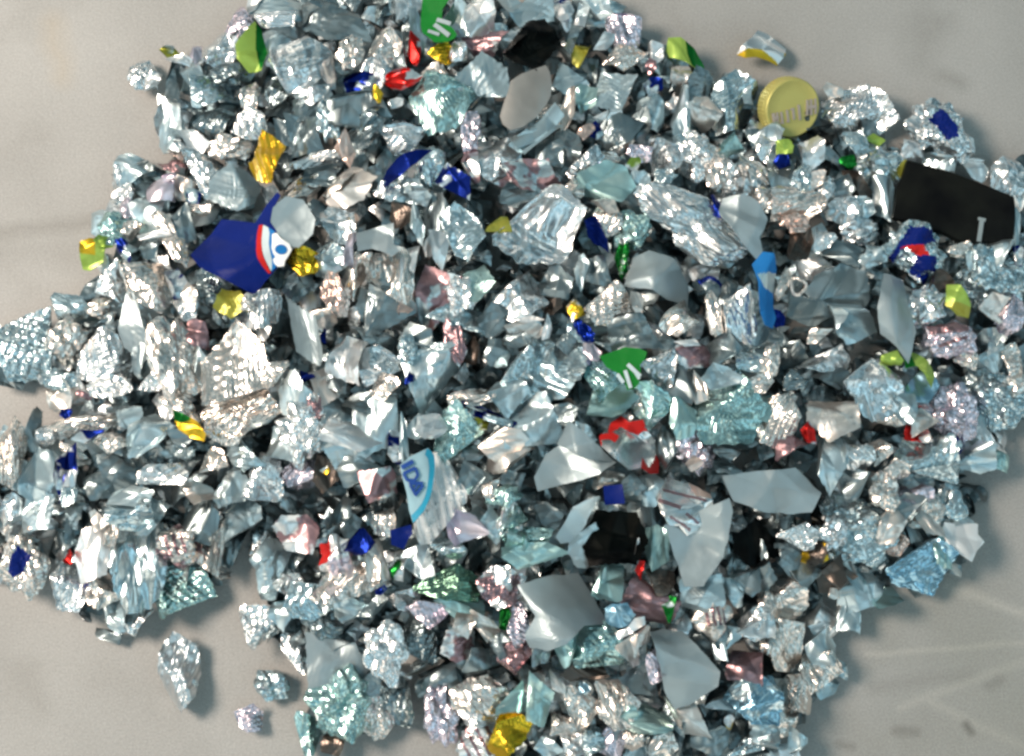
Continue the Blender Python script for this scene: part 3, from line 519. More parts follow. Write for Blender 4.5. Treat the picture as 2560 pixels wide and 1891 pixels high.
# gold screw cap ----------------------------------------------------
def screw_cap():
    cx, cy = 1974, 273; s = pxs(cx, cy, .02); R = 74 * s; hgt = .0098
    m = bpy.data.materials.new('matt_gold_paint'); m.use_nodes = True; b = m.node_tree.nodes['Principled BSDF']
    b.inputs['Base Color'].default_value = (.56, .51, .16, 1); b.inputs['Metallic'].default_value = .35; b.inputs['Roughness'].default_value = .42
    bump_nodes(m.node_tree, b, .08, 900)
    mg = bpy.data.materials.new('grey_cap_print'); mg.use_nodes = True; b = mg.node_tree.nodes['Principled BSDF']
    b.inputs['Base Color'].default_value = (.42, .37, .33, 1); b.inputs['Roughness'].default_value = .5
    root = bpy.data.objects.new('screw_cap', None); C.objects.link(root)
    n = 96
    def lathe(prof, rib=0.0):
        V, F = [], []
        for r, z in prof:
            for j in range(n):
                a = 2 * math.pi * j / n; rr = r * (1 + (rib if j % 2 else 0) * (1 if z < hgt * .7 else 0))
                V.append((rr * math.cos(a), rr * math.sin(a), z))
        for i in range(len(prof) - 1):
            for j in range(n): k = (j + 1) % n; F.append((i * n + j, i * n + k, (i + 1) * n + k, (i + 1) * n + j))
        return V, F
    V, F = lathe([(R * .93, 0), (R, 0), (R, hgt * .62), (R * .985, hgt * .72)], .018)
    mesh_obj('knurled_skirt', V, F, [m], parent=root)
    V, F = lathe([(R * .99, hgt * .7), (R * .995, hgt * .86), (R * .975, hgt * .95), (R * .945, hgt * 1.015), (R * .91, hgt * 1.015), (R * .885, hgt * .985), (R * .5, hgt * .985), (.0001, hgt * .985)])
    mesh_obj('cap_top', V, F, [m], parent=root, smooth=True)
    k = 240 / 1802.0; ox, oy = 1860, 160
    S = [((470, 980), (560, 1215), 62), ((545, 955), (610, 1180), 40), ((625, 940), (700, 1150), 45), ((735, 890), (810, 1105), 44), ((850, 840), (915, 1050), 46),
         ((955, 775), (1040, 1045), 48), ((1115, 660), (1165, 945), 46), ((1185, 640), (1250, 930), 46), ((1270, 620), (1335, 900), 42),
         ((640, 1140), (720, 1140), 30), ((770, 1105), (830, 1095), 30), ((930, 790), (980, 780), 30), ((800, 880), (850, 850), 26), ((1120, 800), (1330, 760), 60), ((480, 1060), (600, 1050), 60)]
    Vs, Fs, off = [], [], 0
    for idx, (p0, p1, w) in enumerate(S):
        q = stroke(p0, p1, w)
        L = [((ox + x * k - cx) * s, -(oy + y * k - cy) * s) for x, y in q]
        z0, z1 = hgt - .0001, hgt + .00045 + idx * .00001
        V = [(x, y, z1) for x, y in L] + [(x, y, z0) for x, y in L]
        F = [(0, 1, 2, 3), (7, 6, 5, 4)] + [(i, i + 4, (i + 1) % 4 + 4, (i + 1) % 4) for i in range(4)]
        Vs += V; Fs += [tuple(i + off for i in f) for f in F]; off += 8
    mesh_obj('lettering', Vs, Fs, [mg], parent=root)
    root.rotation_euler = Euler((math.radians(27), math.radians(17), 0))
    root.location = at(cx, cy, .0145) + Vector((-.0025, .0015, 0))
    tag(root, 'round matt gold screw cap with grey letters lying tilted on the floor', 'screw cap'); LAND['gold screw cap'] = (cx, cy)
screw_cap()

# navy wrapper with red band ------------------------------------------
z = sc(460, 480, 360 / 2124.0)
o, inf = sheet_thing('printed_wrapper', 'large navy blue wrapper with curved red band and white emblem', 'wrapper',
    z([(400,280),(700,350),(1030,450),(1230,200),(1400,40),(1460,110),(1330,330),(1300,480),(1420,640),(1440,900),(1400,1120),(1280,1250),(1050,1500),(960,1480),(270,1130),(90,920),(170,640)]),
    'b', 11, 'plain', .75, -.22, (4, -5), .010, land='navy wrapper', centre=z([(900, 800)])[0])
decal('red_band', o, inf, [z([(1110,500),(1180,505),(1162,600),(1158,700),(1165,800),(1180,900),(1215,1020),(1295,1215),(1262,1225),(1180,1120),(1120,1010),(1085,880),(1070,740),(1082,600)])], mat('r', 'plain'), .0007)
decal('pale_band', o, inf, [z([(1185,510),(1270,560),(1300,640),(1290,800),(1310,960),(1330,1080),(1300,1190),(1220,1010),(1185,890),(1168,800),(1162,700),(1166,600)])], mat('c', 'plain'), .0006)
decal('azure_band', o, inf, [z([(1275,560),(1390,640),(1370,760),(1360,900),(1390,1010),(1370,1130),(1310,1190),(1335,1080),(1315,960),(1295,800),(1305,640)])], mat('u', 'plain'), .0006)
em = decal('white_emblem', o, inf, [z([(1350,680),(1420,670),(1500,760),(1620,840),(1640,910),(1600,960),(1510,1050),(1490,1120),(1400,1130),(1350,1080),(1340,1030),(1390,1010),(1350,950),(1335,880),(1350,800)])], mat('h', 'plain'), .0010)
decal('blue_oval', em, inf, [z(ring_pts(1480, 905, 92, 62, 0, 340, 17))], mat('u', 'plain'), .0016)
# the lettered lid --------------------------------------------------
z = sc(960, 1080, 260 / 1342.0)
o, inf = sheet_thing('lettered_wrapper', 'cyan and white lid with blue letters IDA and a crumpled silver rim', 'lid',
    z([(205,440),(330,330),(560,215),(640,300),(650,480),(625,700),(590,860),(520,1010),(420,1140),(385,1160),(330,1000),(300,800),(230,560)]),
    't', 21, 'plain', .25, -.15, (6, 6), .018, land='lettered lid')
decal('cyan_border', o, inf, [z(ring_pts(330, 620, 315, 560, -62, 68, 22) + ring_pts(330, 620, 235, 480, 62, -58, 22))], mat('u', 'plain'), .0006, 4, 70) if False else None
arc_o = [(545,222),(600,250),(645,330),(652,470),(635,620),(615,760),(580,880),(520,1010),(440,1110),(388,1165)]
arc_i = [(520,300),(560,350),(578,470),(570,600),(555,720),(530,830),(490,920),(430,1000),(360,1070)]
quads = []
m_ = 9
for a in range(m_ - 1):
    quads.append(z([arc_o[a], arc_o[a + 1], arc_i[a + 1], arc_i[a]]))
quads.append(z([arc_o[8], arc_o[9], arc_i[8]]))
cy_ = bpy.data.materials.new('print_cyan'); cy_.use_nodes = True; b = cy_.node_tree.nodes['Principled BSDF']; b.inputs['Base Color'].default_value = (.02, .33, .52, 1); b.inputs['Roughness'].default_value = .4
bump_nodes(cy_.node_tree, b, .06, 600)
def ribbon(name, parent, info, outer, inner, m, lift):
    c, s, zf = info; P = np.array(list(outer) + list(inner), float); k = len(outer)
    L = np.column_stack([(P[:, 0] - c[0]) * s, -(P[:, 1] - c[1]) * s]); V = np.column_stack([L, zf(L[:, 0], L[:, 1]) + lift])
    return mesh_obj(name, V, [(i, i + 1, k + i + 1, k + i) for i in range(k - 1)], [m], parent=parent)
def dense(pts, n):
    P = np.array(pts, float); L = np.r_[0, np.cumsum(np.linalg.norm(np.diff(P, axis=0), axis=1))]; t = np.linspace(0, L[-1], n)
    return np.column_stack([np.interp(t, L, P[:, 0]), np.interp(t, L, P[:, 1])])
ribbon('cyan_border', o, inf, dense(z(arc_o), 30), dense(z(arc_i), 30), cy_, .0007)
L_ = []
for p0, p1, w in [((225,470),(370,390),55), ((250,545),(400,470),40), ((250,545),(300,630),36), ((300,630),(400,625),36), ((400,475),(435,560),36), ((435,555),(395,630),34),
                  ((325,665),(500,665),45), ((500,690),(400,820),42), ((340,690),(410,810),34), ((430,680),(395,745),26)]:
    L_.append(z(stroke(p0, p1, w)))
decal('lettering', o, inf, L_, mat('i', 'plain'), .0011, 3, 24)
rim = sheet_mesh
def part_sheet(name, parent, info, poly, m, seed, crease, pleat, pdir, dz, curl=0, rings=10, n=90):
    c, s, zf = info; P = np.array(poly, float); L = np.column_stack([(P[:, 0] - c[0]) * s, -(P[:, 1] - c[1]) * s])
    size = math.sqrt(np.prod(L.max(0) - L.min(0))); q = zfun(size, seed, crease, curl, pleat, pdir)
    V, F, up = sheet_mesh(L, lambda x, y: q(x, y) + dz, .0006, rings, n)
    return mesh_obj(name, V, F, [m], parent=parent)
part_sheet('crumpled_rim', o, inf, z([(600,250),(720,260),(860,380),(960,540),(1000,640),(1080,760),(1080,900),(940,1020),(860,1150),(740,1300),(640,1430),(500,1460),(430,1330),(400,1180),(520,1030),(600,860),(640,650),(650,470)]), mat('h', 'satin'), 5, .55, 1.3, 15, -.001, -.12)

# black printed card ------------------------------------------------
z = sc(2200, 360, 360 / 1749.0)
o, inf = sheet_thing('black_wrapper', 'large flat black wrapper with a small grey letter T near its edge', 'wrapper',
    z([(400,130),(480,160),(850,290),(1640,640),(1640,900),(1610,1290),(1520,1180),(1250,1180),(1080,1240),(760,1080),(560,1010),(150,900),(200,700),(240,480),(330,330)]),
    'k', 31, 'plain', .22, -.10, (-2, 2), .009, land='black wrapper', thick=.0045)
decal('lettering', o, inf, [z(stroke((1175,915),(1265,935),36)), z(stroke((1218,940),(1178,1190),52))], mat('d', 'plain'), .0011, 3, 24)

# green printed lids ------------------------------------------------
z = sc(1000, 0, 260 / 2237.0)
o, inf = sheet_thing('green_printed_wrapper', 'dark green wrapper lid with grey brush strokes at the top edge of the heap', 'wrapper',
    z([(490,-200),(1080,-200),(1060,20),(920,200),(900,400),(1050,560),(1160,680),(1230,800),(1180,880),(1020,950),(760,960),(640,850),(500,740),(450,560),(450,300)]), 'G', 41, 'plain', .25, -.12, (0, -6), .013, land='upper green lid')
decal('lettering', o, inf, [z(stroke((800,450),(1100,570),90)), z(stroke((750,560),(1070,830),95)), z(stroke((620,710),(860,800),70))], mat('q', 'plain'), .0010, 4, 30)
z = sc(1460, 840, 240 / 1101.0)
o, inf = sheet_thing('green_printed_wrapper', 'dark green torn lid with grey strokes in the middle of the heap', 'wrapper',
    z([(180,230),(330,180),(470,130),(640,150),(720,190),(700,270),(640,330),(650,450),(620,560),(560,610),(490,620),(450,500),(370,420),(260,360)]), 'G', 42, 'plain', .2, -.1, (6, -4), .011, land='lower green lid')
decal('lettering', o, inf, [z(stroke((470,400),(530,600),42)), z(stroke((500,330),(640,470),46)), z(stroke((380,440),(450,540),40)), z(stroke((570,400),(630,500),34))], mat('c', 'plain'), .0010, 4, 30)

# grey shell, black crumple ------------------------------------------
z = sc(1220, 40, 240 / 1101.0)
sheet_thing('foil_shell', 'large dull beige grey curved foil shell below the black crumpled foil', 'foil shell',
    z([(690,460),(740,540),(765,680),(750,830),(690,960),(560,1150),(400,1290),(260,1350),(170,1280),(140,1170),(180,1020),(240,850),(270,720),(400,620),(540,540)]), 'a', 51, 'satin', .22, -.35, (-6, 10), .011, land='beige foil shell', group=None)
sheet_thing('foil_shell', 'pale blue grey curved foil rim under the beige foil shell', 'foil shell',
    z([(770,980),(880,1130),(760,1280),(560,1450),(330,1560),(250,1420),(420,1330),(600,1190),(700,1060)]), 'c', 52, 'smooth', .3, -.3, (0, 0), .004)
px, py = 1220 + 490 * .218, 40 + 330 * .218
o = piece_mesh('black_foil', px, py, 160, 150, 20, 'S', 'k', 606, .010); tag(o, 'crumpled glossy black foil above the beige foil shell', 'foil ball'); LAND['black foil'] = (px, py)
px, py = tp('K', 745, 300)
o = piece_mesh('black_foil', px, py, 160, 170, -20, 'S', 'k', 607, .006); tag(o, 'crumpled black foil sunk between pale foil sheets', 'foil ball'); LAND['sunken black foil'] = (px, py)

# gold things ----------------------------------------------------------
o, inf = sheet_thing('gold_wrapper', 'shiny gold foil wrapper folded like a leaf above the navy wrapper', 'wrapper',
    [(660,326),(690,346),(725,375),(728,392),(716,420),(702,450),(700,470),(672,466),(640,450),(618,415),(612,400),(640,396),(648,350)], 'y', 63, 'smooth', 1.5, -.45, (8, -10), .014, pleat=.45, pdir=20, land='gold leaf wrapper')
o, inf = sheet_thing('gold_lined_wrapper', 'curled silver foil flap with gold lining lying alone on the floor', 'wrapper',
    tpoly('D', [(60,215),(100,160),(160,175),(280,275),(270,330),(215,395),(160,370),(80,350),(10,355),(-40,330),(-10,280)]), 'h', 64, 'smooth', .7, -.35, (4, 0), .004, pdir=65, back=mat('y', 'smooth'), land='gold lined flap',
    patches=[(tpoly('D', [(-60,340),(30,300),(110,305),(180,350),(230,390),(280,290),(300,330),(225,430),(80,380),(-40,380)]), mat('y', 'smooth'))])
px, py = tp('J', 1640, 1520)
o = piece_mesh('gold_ball', px, py, 118, 112, 0, 'B', 'y', 611, .006); tag(o, 'large crumpled gold foil ball at the bottom edge of the heap', 'foil ball'); LAND['large gold ball'] = (px, py)
# lime / green leaves --------------------------------------------------
def two_tone(name, label, poly, c1, c2, part, seed, land=None, layer=.010, tilt=(0, 0)):
    o, inf = sheet_thing(name, label, 'wrapper', poly, c1, seed, 'smooth', .8, -.35, tilt, layer, land=land, patches=[(part, mat(c2, 'smooth'))]); return o
two_tone('green_wrapper', 'upright leaf shaped green foil wrapper near the upper edge', tpoly('A', [(1590,130),(1630,180),(1670,330),(1640,450),(1560,460),(1490,380),(1480,300),(1530,230)]), 'g', 'G', tpoly('A', [(1600,130),(1700,250),(1680,400),(1630,440),(1600,300)]), 71, 'upright green leaf')
two_tone('green_wrapper', 'lime and green folded foil wrapper at the upper right edge', tpoly('C', [(1085,215),(1160,220),(1250,290),(1310,380),(1315,440),(1270,430),(1200,390),(1090,345),(1070,290)]), 'g', 'G', tpoly('C', [(1190,240),(1320,330),(1330,450),(1230,410),(1200,330)]), 72, 'upper lime wrapper')
two_tone('green_wrapper', 'yellow and lime crumpled foil at the left edge of the heap', tpoly('A', [(500,1520),(560,1490),(620,1500),(660,1560),(640,1640),(560,1690),(510,1680)]), 'g', 'y', tpoly('A', [(500,1500),(600,1490),(600,1600),(500,1590)]), 73, 'yellow lime foil', .004)
two_tone('green_wrapper', 'bright yellow and lime foil leaf on dark foil in the left half', tpoly('E', [(1075,1060),(1150,1090),(1240,1140),(1300,1220),(1285,1265),(1200,1240),(1120,1190),(1090,1120)]), 'y', 'G', tpoly('E', [(1060,1040),(1160,1080),(1200,1130),(1140,1150),(1090,1130)]), 74, 'yellow lime leaf')
two_tone('green_wrapper', 'olive green folded foil leaf below the navy and red wrapper', tpoly('H', [(1290,265),(1350,280),(1400,340),(1425,400),(1415,480),(1340,470),(1270,400)]), 'g', 'o', tpoly('H', [(1250,380),(1350,390),(1430,420),(1430,500),(1270,470)]), 75, 'olive leaf')
two_tone('green_wrapper', 'bright lime foil leaf pointing down beside azure foil', tpoly('H', [(1060,665),(1120,690),(1180,740),(1210,830),(1195,910),(1150,870),(1100,780),(1030,790),(1040,720)]), 'g', 'G', tpoly('H', [(1020,730),(1080,680),(1090,780),(1030,800)]), 76, 'bright lime leaf')
# azure tall wrapper -----------------------------------------------------
o, inf = sheet_thing('azure_wrapper', 'tall bright azure wrapper with a silver fold across it', 'wrapper', tpoly('G', [(1575,180),(1630,110),(1700,120),(1740,200),(1740,330),(1760,480),(1720,560),(1660,550),(1630,420),(1620,280)]), 'u', 81, 'plain', .8, -.3, (0, 8), .010, land='azure wrapper',
    patches=[(tpoly('G', [(1610,240),(1680,225),(1760,220),(1760,340),(1660,310)]), mat('c', 'smooth'))])
# red edged wrapper ---------------------------------------------------------
z = sc(1460, 840, 240 / 1101.0)
o, inf = sheet_thing('red_edged_wrapper', 'crumpled silver wrapper with bright red corners in the middle of the heap', 'wrapper',
    z([(180,1150),(330,960),(450,880),(530,960),(700,930),(740,1040),(850,1160),(860,1300),(900,1380),(880,1530),(770,1560),(660,1510),(500,1560),(330,1440),(190,1280)]), 's', 91, 'foil', 1.1, -.3, (0, 0), .010, land='red edged wrapper', rings=22, n=150,
    patches=[(z([(170,1130),(340,1090),(410,1150),(350,1240),(290,1190),(200,1200),(200,1290),(150,1230)]), mat('r', 'plain')), (z([(280,1100),(340,920),(450,860),(540,950),(720,910),(760,1060),(700,1060),(640,1110),(520,1080),(430,1020),(380,1060),(330,1090)]), mat('r', 'plain')),
             (z([(860,1300),(930,1380),(900,1560),(740,1580),(650,1510),(680,1370),(710,1430),(760,1480),(820,1390)]), mat('r', 'plain'))])
# pink striped -------------------------------------------------------------
z = sc(1600, 1160, 300 / 2237.0)
def stripes(p0, p1, n, w, span):
    out = []
    for i in range(n):
        t = (i + .5) / n; x, y = p0[0] + (p1[0] - p0[0]) * t, p0[1] + (p1[1] - p0[1]) * t
        out.append(stroke((x - span[0] / 2, y - span[1] / 2), (x + span[0] / 2, y + span[1] / 2), w))
    return out
o, inf = sheet_thing('striped_wrapper', 'silver wrapper with pink printed lines lying on a pale sheet', 'wrapper',
    z([(650,150),(960,300),(1040,290),(1420,510),(1470,760),(1350,900),(1220,1170),(950,1300),(770,1130),(600,1120),(440,880),(390,580),(520,400)]), 'h', 95, 'foil', 1.0, -.2, (0, 5), .016, land='pink lined wrapper', rings=20, n=130,
    patches=[(q, mat('m', 'smooth')) for q in [z(stroke((540,430),(1330,650),60)), z(stroke((430,640),(820,790),90)), z(stroke((900,900),(1150,1080),60)), z(stroke((600,960),(1000,1200),50))]] + [(z([(1040,290),(1430,500),(1450,600),(1130,560)]), mat('p', 'smooth'))])
px, py = tp('J', 1440, 1560)
st = lambda n, p0, p1, w, span, c: [(q, mat(c, 'smooth')) for q in stripes(p0, p1, n, w, span)]
o = piece_mesh('striped_ball', px, py, 92, 90, 0, 'S', 'h', 612, .005, patches=st(4, (-42, 20), (40, -24), 8, (44, 80), 'm'), sub=5); tag(o, 'white foil ball with slanting maroon stripes beside the large gold ball', 'foil ball'); LAND['striped white ball'] = (px, py)
px, py = tp('K', 1350, 780)
o = piece_mesh('striped_ball', px, py, 84, 100, 0, 'S', 'w', 613, .006, patches=st(4, (-24, -14), (34, -20), 7, (16, 78), 'm'), sub=5); tag(o, 'pale foil wad with upright maroon stripes in the lower right', 'foil wad'); LAND['maroon striped wad'] = (px, py)
px, py = tp('I', 1110, 330)
o = piece_mesh('striped_ball', px, py, 80, 78, 0, 'B', 'w', 614, .007, patches=st(3, (-26, 8), (26, -8), 8, (18, 52), 'm'), sub=5); tag(o, 'sparkling foil ball with maroon stripes at the lower left edge', 'foil ball'); LAND['maroon striped ball'] = (px, py)
px, py = tp('H', 1290, 620)
o = piece_mesh('striped_ball', px, py, 124, 84, 8, 'P', 'l', 615, .008, patches=[([(-60,-40),(50,-42),(40,-12),(-50,-8)], mat('m', 'smooth'))] + st(1, (0, 12), (1, 12), 9, (70, -20), 'm'), sub=5); tag(o, 'lilac foil wad with maroon top and pink band at the right side', 'foil wad'); LAND['lilac maroon wad'] = (px, py)
# red, white and pink ball ---------------------------------------------------
px, py = tp('J', 548, 390)
o = piece_mesh('red_white_ball', px, py, 74, 86, 0, 'S', 'h', 616, .010, patches=[([(-45,-45),(-14,-45),(-10,0),(-16,20),(-45,30)], mat('r', 'plain')), ([(-16,20),(-8,4),(10,16),(30,4),(50,10),(50,50),(-20,50)], mat('l', 'smooth')), ([(30,-50),(50,-50),(50,10),(34,4)], mat('m', 'smooth'))], sub=5)
tag(o, 'small round foil ball coloured red, white and pink', 'foil ball'); LAND['red white ball'] = (px, py)
# blue patched wrappers --------------------------------------------------------
BP = mat('b', 'plain')
px, py = tp('D', 1220, 840)
o = piece_mesh('patched_ball', px, py, 150, 150, 0, 'B', 's', 621, .003, patches=[([(-38,-22),(-4,-52),(32,0),(30,26),(4,34),(-14,14)], BP)], sub=5); tag(o, 'crumpled silver foil with a navy square above the black wrapper', 'foil ball'); LAND['navy square ball'] = (px, py)
px, py = tp('I', 150, 455)
o = piece_mesh('patched_ball', px, py, 108, 150, 20, 'B', 'w', 622, .003, patches=[([(-22,-8),(-4,-46),(30,-18),(8,18),(-16,34),(-28,20)], BP)], sub=5); tag(o, 'silver foil lump with a navy square at the far left edge', 'foil ball'); LAND['far left patched ball'] = (px, py)
px, py = tp('D', 1070, 1560)
o = piece_mesh('patched_ball', px, py, 140, 130, 0, 'B', 'c', 623, .008, patches=[([(-66,20),(-20,-50),(44,-40),(50,-16),(10,4),(-40,8),(-56,40)], BP), ([(-44,4),(6,2),(24,34),(-12,26)], mat('r', 'plain')), ([(-10,30),(40,26),(50,60),(-20,70)], BP)], sub=5); tag(o, 'foil ball with navy and red print under the black wrapper', 'foil ball'); LAND['navy and red ball'] = (px, py)
px, py = tp('G', 730, 1590)
o, inf = sheet_thing('navy_scrap', 'small square navy scrap above the sunken black foil', 'wrapper', tpoly('G', [(672,1540),(790,1530),(805,1650),(680,1660)]), 'b', 97, 'plain', .2, .1, (0, 0), .010, land='navy square scrap')
o, inf = sheet_thing('navy_scrap', 'long pointed navy foil scrap with silver glints in the upper middle', 'wrapper', tpoly('B', [(830,1110),(860,1040),(930,990),(1040,950),(1150,930),(1060,1020),(960,1090),(850,1160)]), 'b', 98, 'smooth', .7, -.2, (0, 0), .010, land='pointed navy scrap')
px, py = tp('J', 960, 250)
o, inf = sheet_thing('navy_scrap', 'navy printed flap below the lettered lid', 'wrapper', tpoly('J', [(890,240),(1020,205),(1030,260),(1000,300),(980,360),(900,330)]), 'b', 99, 'plain', .5, .1, (0, 0), .008, land='navy flap')
o, inf = sheet_thing('brown_wrapper', 'dark brown foil scrap between the azure pleated foil and the heap', 'wrapper', tpoly('L', [(480,500),(620,380),(640,560),(590,600)]), 'n', 100, 'smooth', .4, -.2, (0, 0), .004)
# large plain sheets --------------------------------------------------------------
BIG = [
 ('K', [(1060,220),(1120,190),(1440,50),(1470,130),(1420,400),(1360,480),(1290,590),(1180,580),(1130,430)], 'q', 'tall dull grey sheet under the pink lined wrapper', 'tall grey sheet', (2, 5), .009),
 ('K', [(140,570),(330,510),(540,480),(620,610),(710,800),(560,830),(440,950),(330,990),(220,960),(190,880),(250,770)], 'q', 'large dull grey folded sheet in the lower middle', 'folded grey sheet', (-3, 2), .010),
 ('K', [(980,870),(1080,840),(1200,860),(1320,1010),(1410,1120),(1400,1210),(1280,1300),(1160,1340),(1080,1230),(1020,1050)], 'q', 'large dull grey sheet standing below the dark maroon wad', 'lower grey sheet', (-5, 6), .010),
 ('G', [(880,80),(980,30),(1130,90),(1240,240),(1235,380),(1080,350),(930,300),(810,270)], 'q', 'smooth pale grey sheet left of the azure wrapper', 'smooth pale sheet', (4, 3), .011),
 ('H', [(-130,1480),(60,1450),(200,1440),(340,1425),(420,1490),(500,1580),(440,1700),(300,1720),(150,1700),(-50,1640)], 'q', 'wide dark grey sheet right of the pink lined wrapper', 'wide grey sheet', (6, 6), .005),
 ('H', [(900,190),(1030,200),(1050,380),(1085,560),(1030,750),(960,660),(860,570),(840,420)], 'q', 'narrow grey diamond sheet on the right half', 'grey diamond sheet', (0, -8), .011),
 ('C', [(1440,1210),(1560,1200),(1650,1250),(1720,1350),(1660,1470),(1700,1600),(1670,1630),(1540,1510),(1410,1320)], 'q', 'dull grey leaf shaped sheet beside the long sparkling foil', 'leaf shaped sheet', (0, 6), .010),
 ('G', [(380,1275),(460,1130),(560,1210),(680,1330),(740,1390),(600,1380),(480,1330)], 'q', 'pale grey triangle fold lying on a larger pale sheet', None, (8, -4), .014),
 ('G', [(310,1330),(400,1290),(600,1360),(750,1400),(640,1480),(420,1520),(260,1570),(240,1480),(290,1400)], 'q', 'pale grey sheet below the triangle fold', 'pale triangle sheet', (-6, 0), .010),
 ('B', [(680,1460),(780,1420),(905,1400),(910,1550),(980,1560),(900,1610),(780,1560),(690,1590)], 'q', 'flat grey sheet with torn corner in the upper middle', 'torn grey sheet', (0, 4), .009),
 ('K', [(480,100),(560,60),(640,40),(560,200),(460,320),(400,330),(370,290)], 'c', 'pale blue strip of foil above the sunken black foil', None, (0, 0), .010),
 ('L', [(1240,250),(1270,190),(1340,200),(1400,175),(1480,210),(1470,270),(1515,320),(1460,370),(1420,435),(1340,380),(1270,350)], 'h', 'pale star shaped foil scrap lying on the floor at the right', 'pale star scrap', (10, -6), .005),
]
def torn(pts, seed):
    rng = np.random.RandomState(seed); B = poly_sample(pts, 46); L = (B.max(0) - B.min(0)).mean(); k = len(B)
    w = np.convolve(np.r_[rng.normal(size=k + 4)], [.25, .5, .25, .2, .2], 'valid')[:k]
    c = centroid(pts); d = B - c; return [tuple(p) for p in B + d / np.linalg.norm(d, axis=1)[:, None] * w[:, None] * L * .014]
for i, (t, pts, code, lab, land, tilt, lay) in enumerate(BIG):
    sheet_thing('foil_sheet', lab, 'foil sheet', torn(tpoly(t, pts), i), code, 300 + i * 3, 'satin', .85, -.5 if i % 2 else .30, tilt, lay, land=land, group='flat scraps of foil')
# dull disc beside the navy wrapper
z = sc(460, 480, 360 / 2124.0)
o, inf = sheet_thing('foil_disc', 'round dull grey foil disc beside the navy wrapper', 'foil disc', z([(1320,250),(1500,80),(1750,120),(1930,400),(1900,620),(1700,830),(1560,800),(1420,660),(1290,430)]), 'q', 131, 'satin', .2, 0, (5, 4), .016, bowl=.22, land='dull foil disc')
# long sparkling brick
px, py = tp('C', 1225, 1400)
o = piece_mesh('long_foil_bundle', px, py, 292, 128, -33, 'B', 's', 651, .004, depth=70, sub=5); tag(o, 'largest sparkling long block of crumpled silver foil', 'foil block'); LAND['long sparkling foil'] = (px, py)
# bright folded foil near the top
px, py = tp('B', 1450, 120)
o = piece_mesh('foil_ball', px, py, 82, 108, 0, 'S', 'h', 652, .012); tag(o, 'brightest white folded foil beside the upper green lid', 'foil ball'); LAND['bright folded foil'] = (px, py)
# loose standing twist on the floor
px, py = tp('I', 1100, 1130)
o = piece_mesh('foil_twist', px, py, 104, 208, 6, 'S', 's', 661, .004, crush=dict(K=22, a=.26, dome=.42, corners=(8, 12), folds=0, grain=.035, cyl=0, n=90, rings=22)); tag(o, 'tall twisted silver foil standing alone on the lower left floor', 'foil twist'); LAND['standing foil twist'] = (px, py)
# bright hand shaped piece
px, py = tp('J', 865, 1000)
o = piece_mesh('foil_ball', px, py, 94, 140, 10, 'B', 'h', 654, .012, depth=40); tag(o, 'bright white crumpled foil standing out in the lower middle', 'foil ball'); LAND['bright crumpled foil'] = (px, py)
# azure ball at the lower right
px, py = tp('K', 1610, 1290)
o = piece_mesh('foil_ball', px, py, 150, 138, 0, 'B', 'c/v', 655, .008); tag(o, 'large blue tinted foil ball at the lower right edge', 'foil ball'); LAND['blue tinted ball'] = (px, py)
# bright bent strip
o, inf = sheet_thing('foil_strip', 'bright bent strip of foil above the lower grey sheet', 'foil strip', tpoly('K', [(745,880),(820,850),(870,790),(930,780),(935,830),(880,860),(830,890),(770,920)]), 'h', 141, 'smooth', .5, -.3, (0, -8), .016, land='bright bent strip')
# curled ring
def ring():
    px, py = tp('H', 338, 292); s = pxs(px, py, .04); V, F = [], []; n, m = 40, 10
    rng = np.random.RandomState(4)
    for i in range(n):
        a = 2 * math.pi * i / n; R = (19 + 2.5 * math.sin(3 * a + 1)) * s; k = (4.6 + rng.uniform(-.8, .8)) * s
        for j in range(m):
            b = 2 * math.pi * j / m; V.append(((R + k * math.cos(b)) * math.cos(a) * .95, (R + k * math.cos(b)) * math.sin(a) * 1.05, k * math.sin(b) * 1.3))
    for i in range(n):
        for j in range(m): F.append((i * m + j, (i + 1) % n * m + j, (i + 1) % n * m + (j + 1) % m, i * m + (j + 1) % m))
    o = mesh_obj('foil_ring', V, F, [mat('w', 'smooth')]); o.location = at(px, py, heap(px, py) + Z_TOP + .010)
    tag(o, 'small rolled foil ring right of the azure wrapper', 'foil ring'); LAND['foil ring'] = (px, py)
ring()

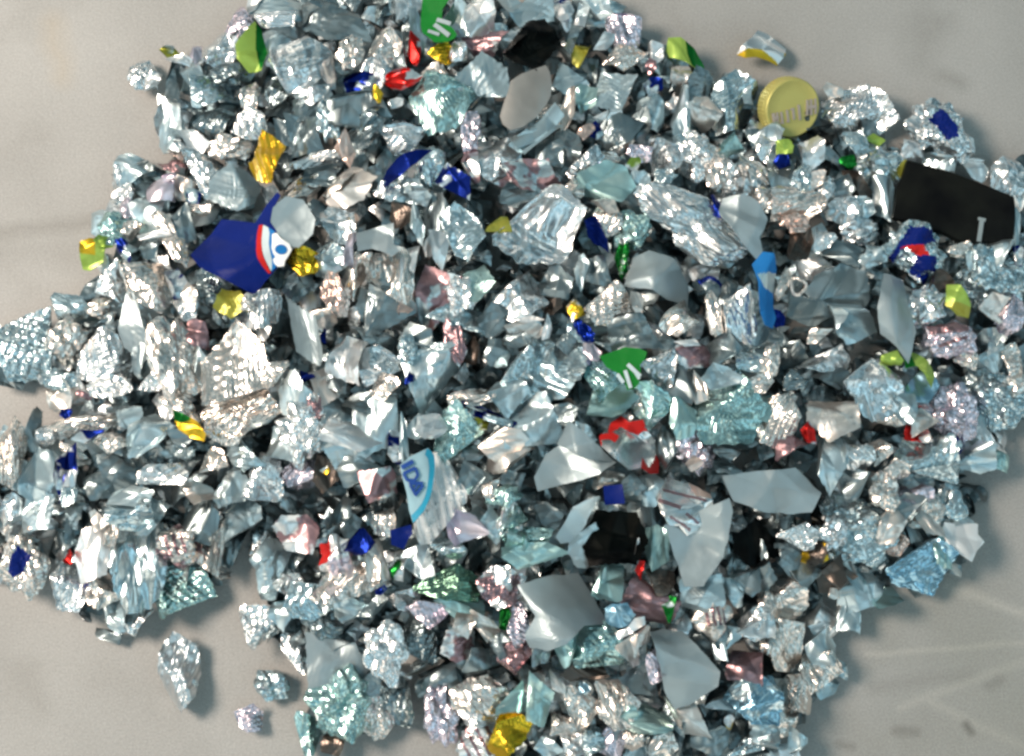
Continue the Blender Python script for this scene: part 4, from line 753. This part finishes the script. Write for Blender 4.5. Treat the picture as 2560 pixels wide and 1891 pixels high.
# ------------------------------------------------------------------ what shows deep between the pieces: small torn bits nobody could count
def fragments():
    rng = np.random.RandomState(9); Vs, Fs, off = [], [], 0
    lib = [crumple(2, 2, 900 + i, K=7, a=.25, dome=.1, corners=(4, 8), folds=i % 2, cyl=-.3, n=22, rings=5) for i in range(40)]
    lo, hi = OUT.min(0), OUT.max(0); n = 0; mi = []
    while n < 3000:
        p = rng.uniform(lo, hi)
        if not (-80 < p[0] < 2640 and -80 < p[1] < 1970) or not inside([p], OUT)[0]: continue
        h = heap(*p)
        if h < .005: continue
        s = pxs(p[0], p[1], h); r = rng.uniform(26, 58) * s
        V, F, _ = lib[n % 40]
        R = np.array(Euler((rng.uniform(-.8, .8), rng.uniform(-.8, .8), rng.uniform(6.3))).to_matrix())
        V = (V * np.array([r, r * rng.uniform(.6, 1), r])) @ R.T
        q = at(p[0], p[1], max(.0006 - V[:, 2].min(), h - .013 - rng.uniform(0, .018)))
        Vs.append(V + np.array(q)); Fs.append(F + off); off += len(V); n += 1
        mi.append(np.full(len(F), rng.choice([0, 1, 1, 2, 2, 3])))  # mostly dark foil colours: the shade of the gaps is put into them
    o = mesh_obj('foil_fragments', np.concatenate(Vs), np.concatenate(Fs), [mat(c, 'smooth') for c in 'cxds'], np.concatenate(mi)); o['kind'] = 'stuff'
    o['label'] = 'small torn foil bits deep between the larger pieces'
fragments()

# ------------------------------------------------------------------ labels for the generic pieces: look first, then what they lie beside
def write_labels():
    names = list(LAND); P = np.array([LAND[k] for k in names])
    dirs = ['right of', 'above right of', 'above', 'above left of', 'left of', 'below left of', 'below', 'below right of']
    groups = {}
    for o, x, y, words in PIECES:
        d = P - np.array([x, y]); q = np.hypot(d[:, 0], d[:, 1]); k = int(q.argmin())
        a = math.degrees(math.atan2(d[k, 1], -d[k, 0])) % 360
        dr = dirs[int((a + 22.5) // 45) % 8]
        groups.setdefault((words, dr, names[k]), []).append((q[k], o))
    ordn = ['', 'second nearest ', 'third nearest ', 'fourth nearest ', 'fifth nearest ', 'sixth nearest ']
    for (words, dr, nm), L in groups.items():
        L.sort(key=lambda t: t[0])
        for i, (dist, o) in enumerate(L):
            pre = ('nearest ' if i == 0 else ordn[i]) if len(L) > 1 else ''
            o['label'] = f'{words}, {pre}{dr} the {nm}'
write_labels()
GROUPS = dict(green_wrapper='green foil wrappers', striped_ball='striped foil balls', patched_ball='foil balls with navy print', navy_scrap='navy foil scraps',
              green_printed_wrapper='green printed wrappers', black_foil='crumpled black foil', foil_shell='curved foil shells')
GROUPS.update({nm: grp for nm, cat, grp in KIND.values()})
for o in C.objects:
    nm = o.name.split('.')[0]
    if o.parent is None and nm in GROUPS and not o.get('group') and o.get('category'): o['group'] = GROUPS[nm]
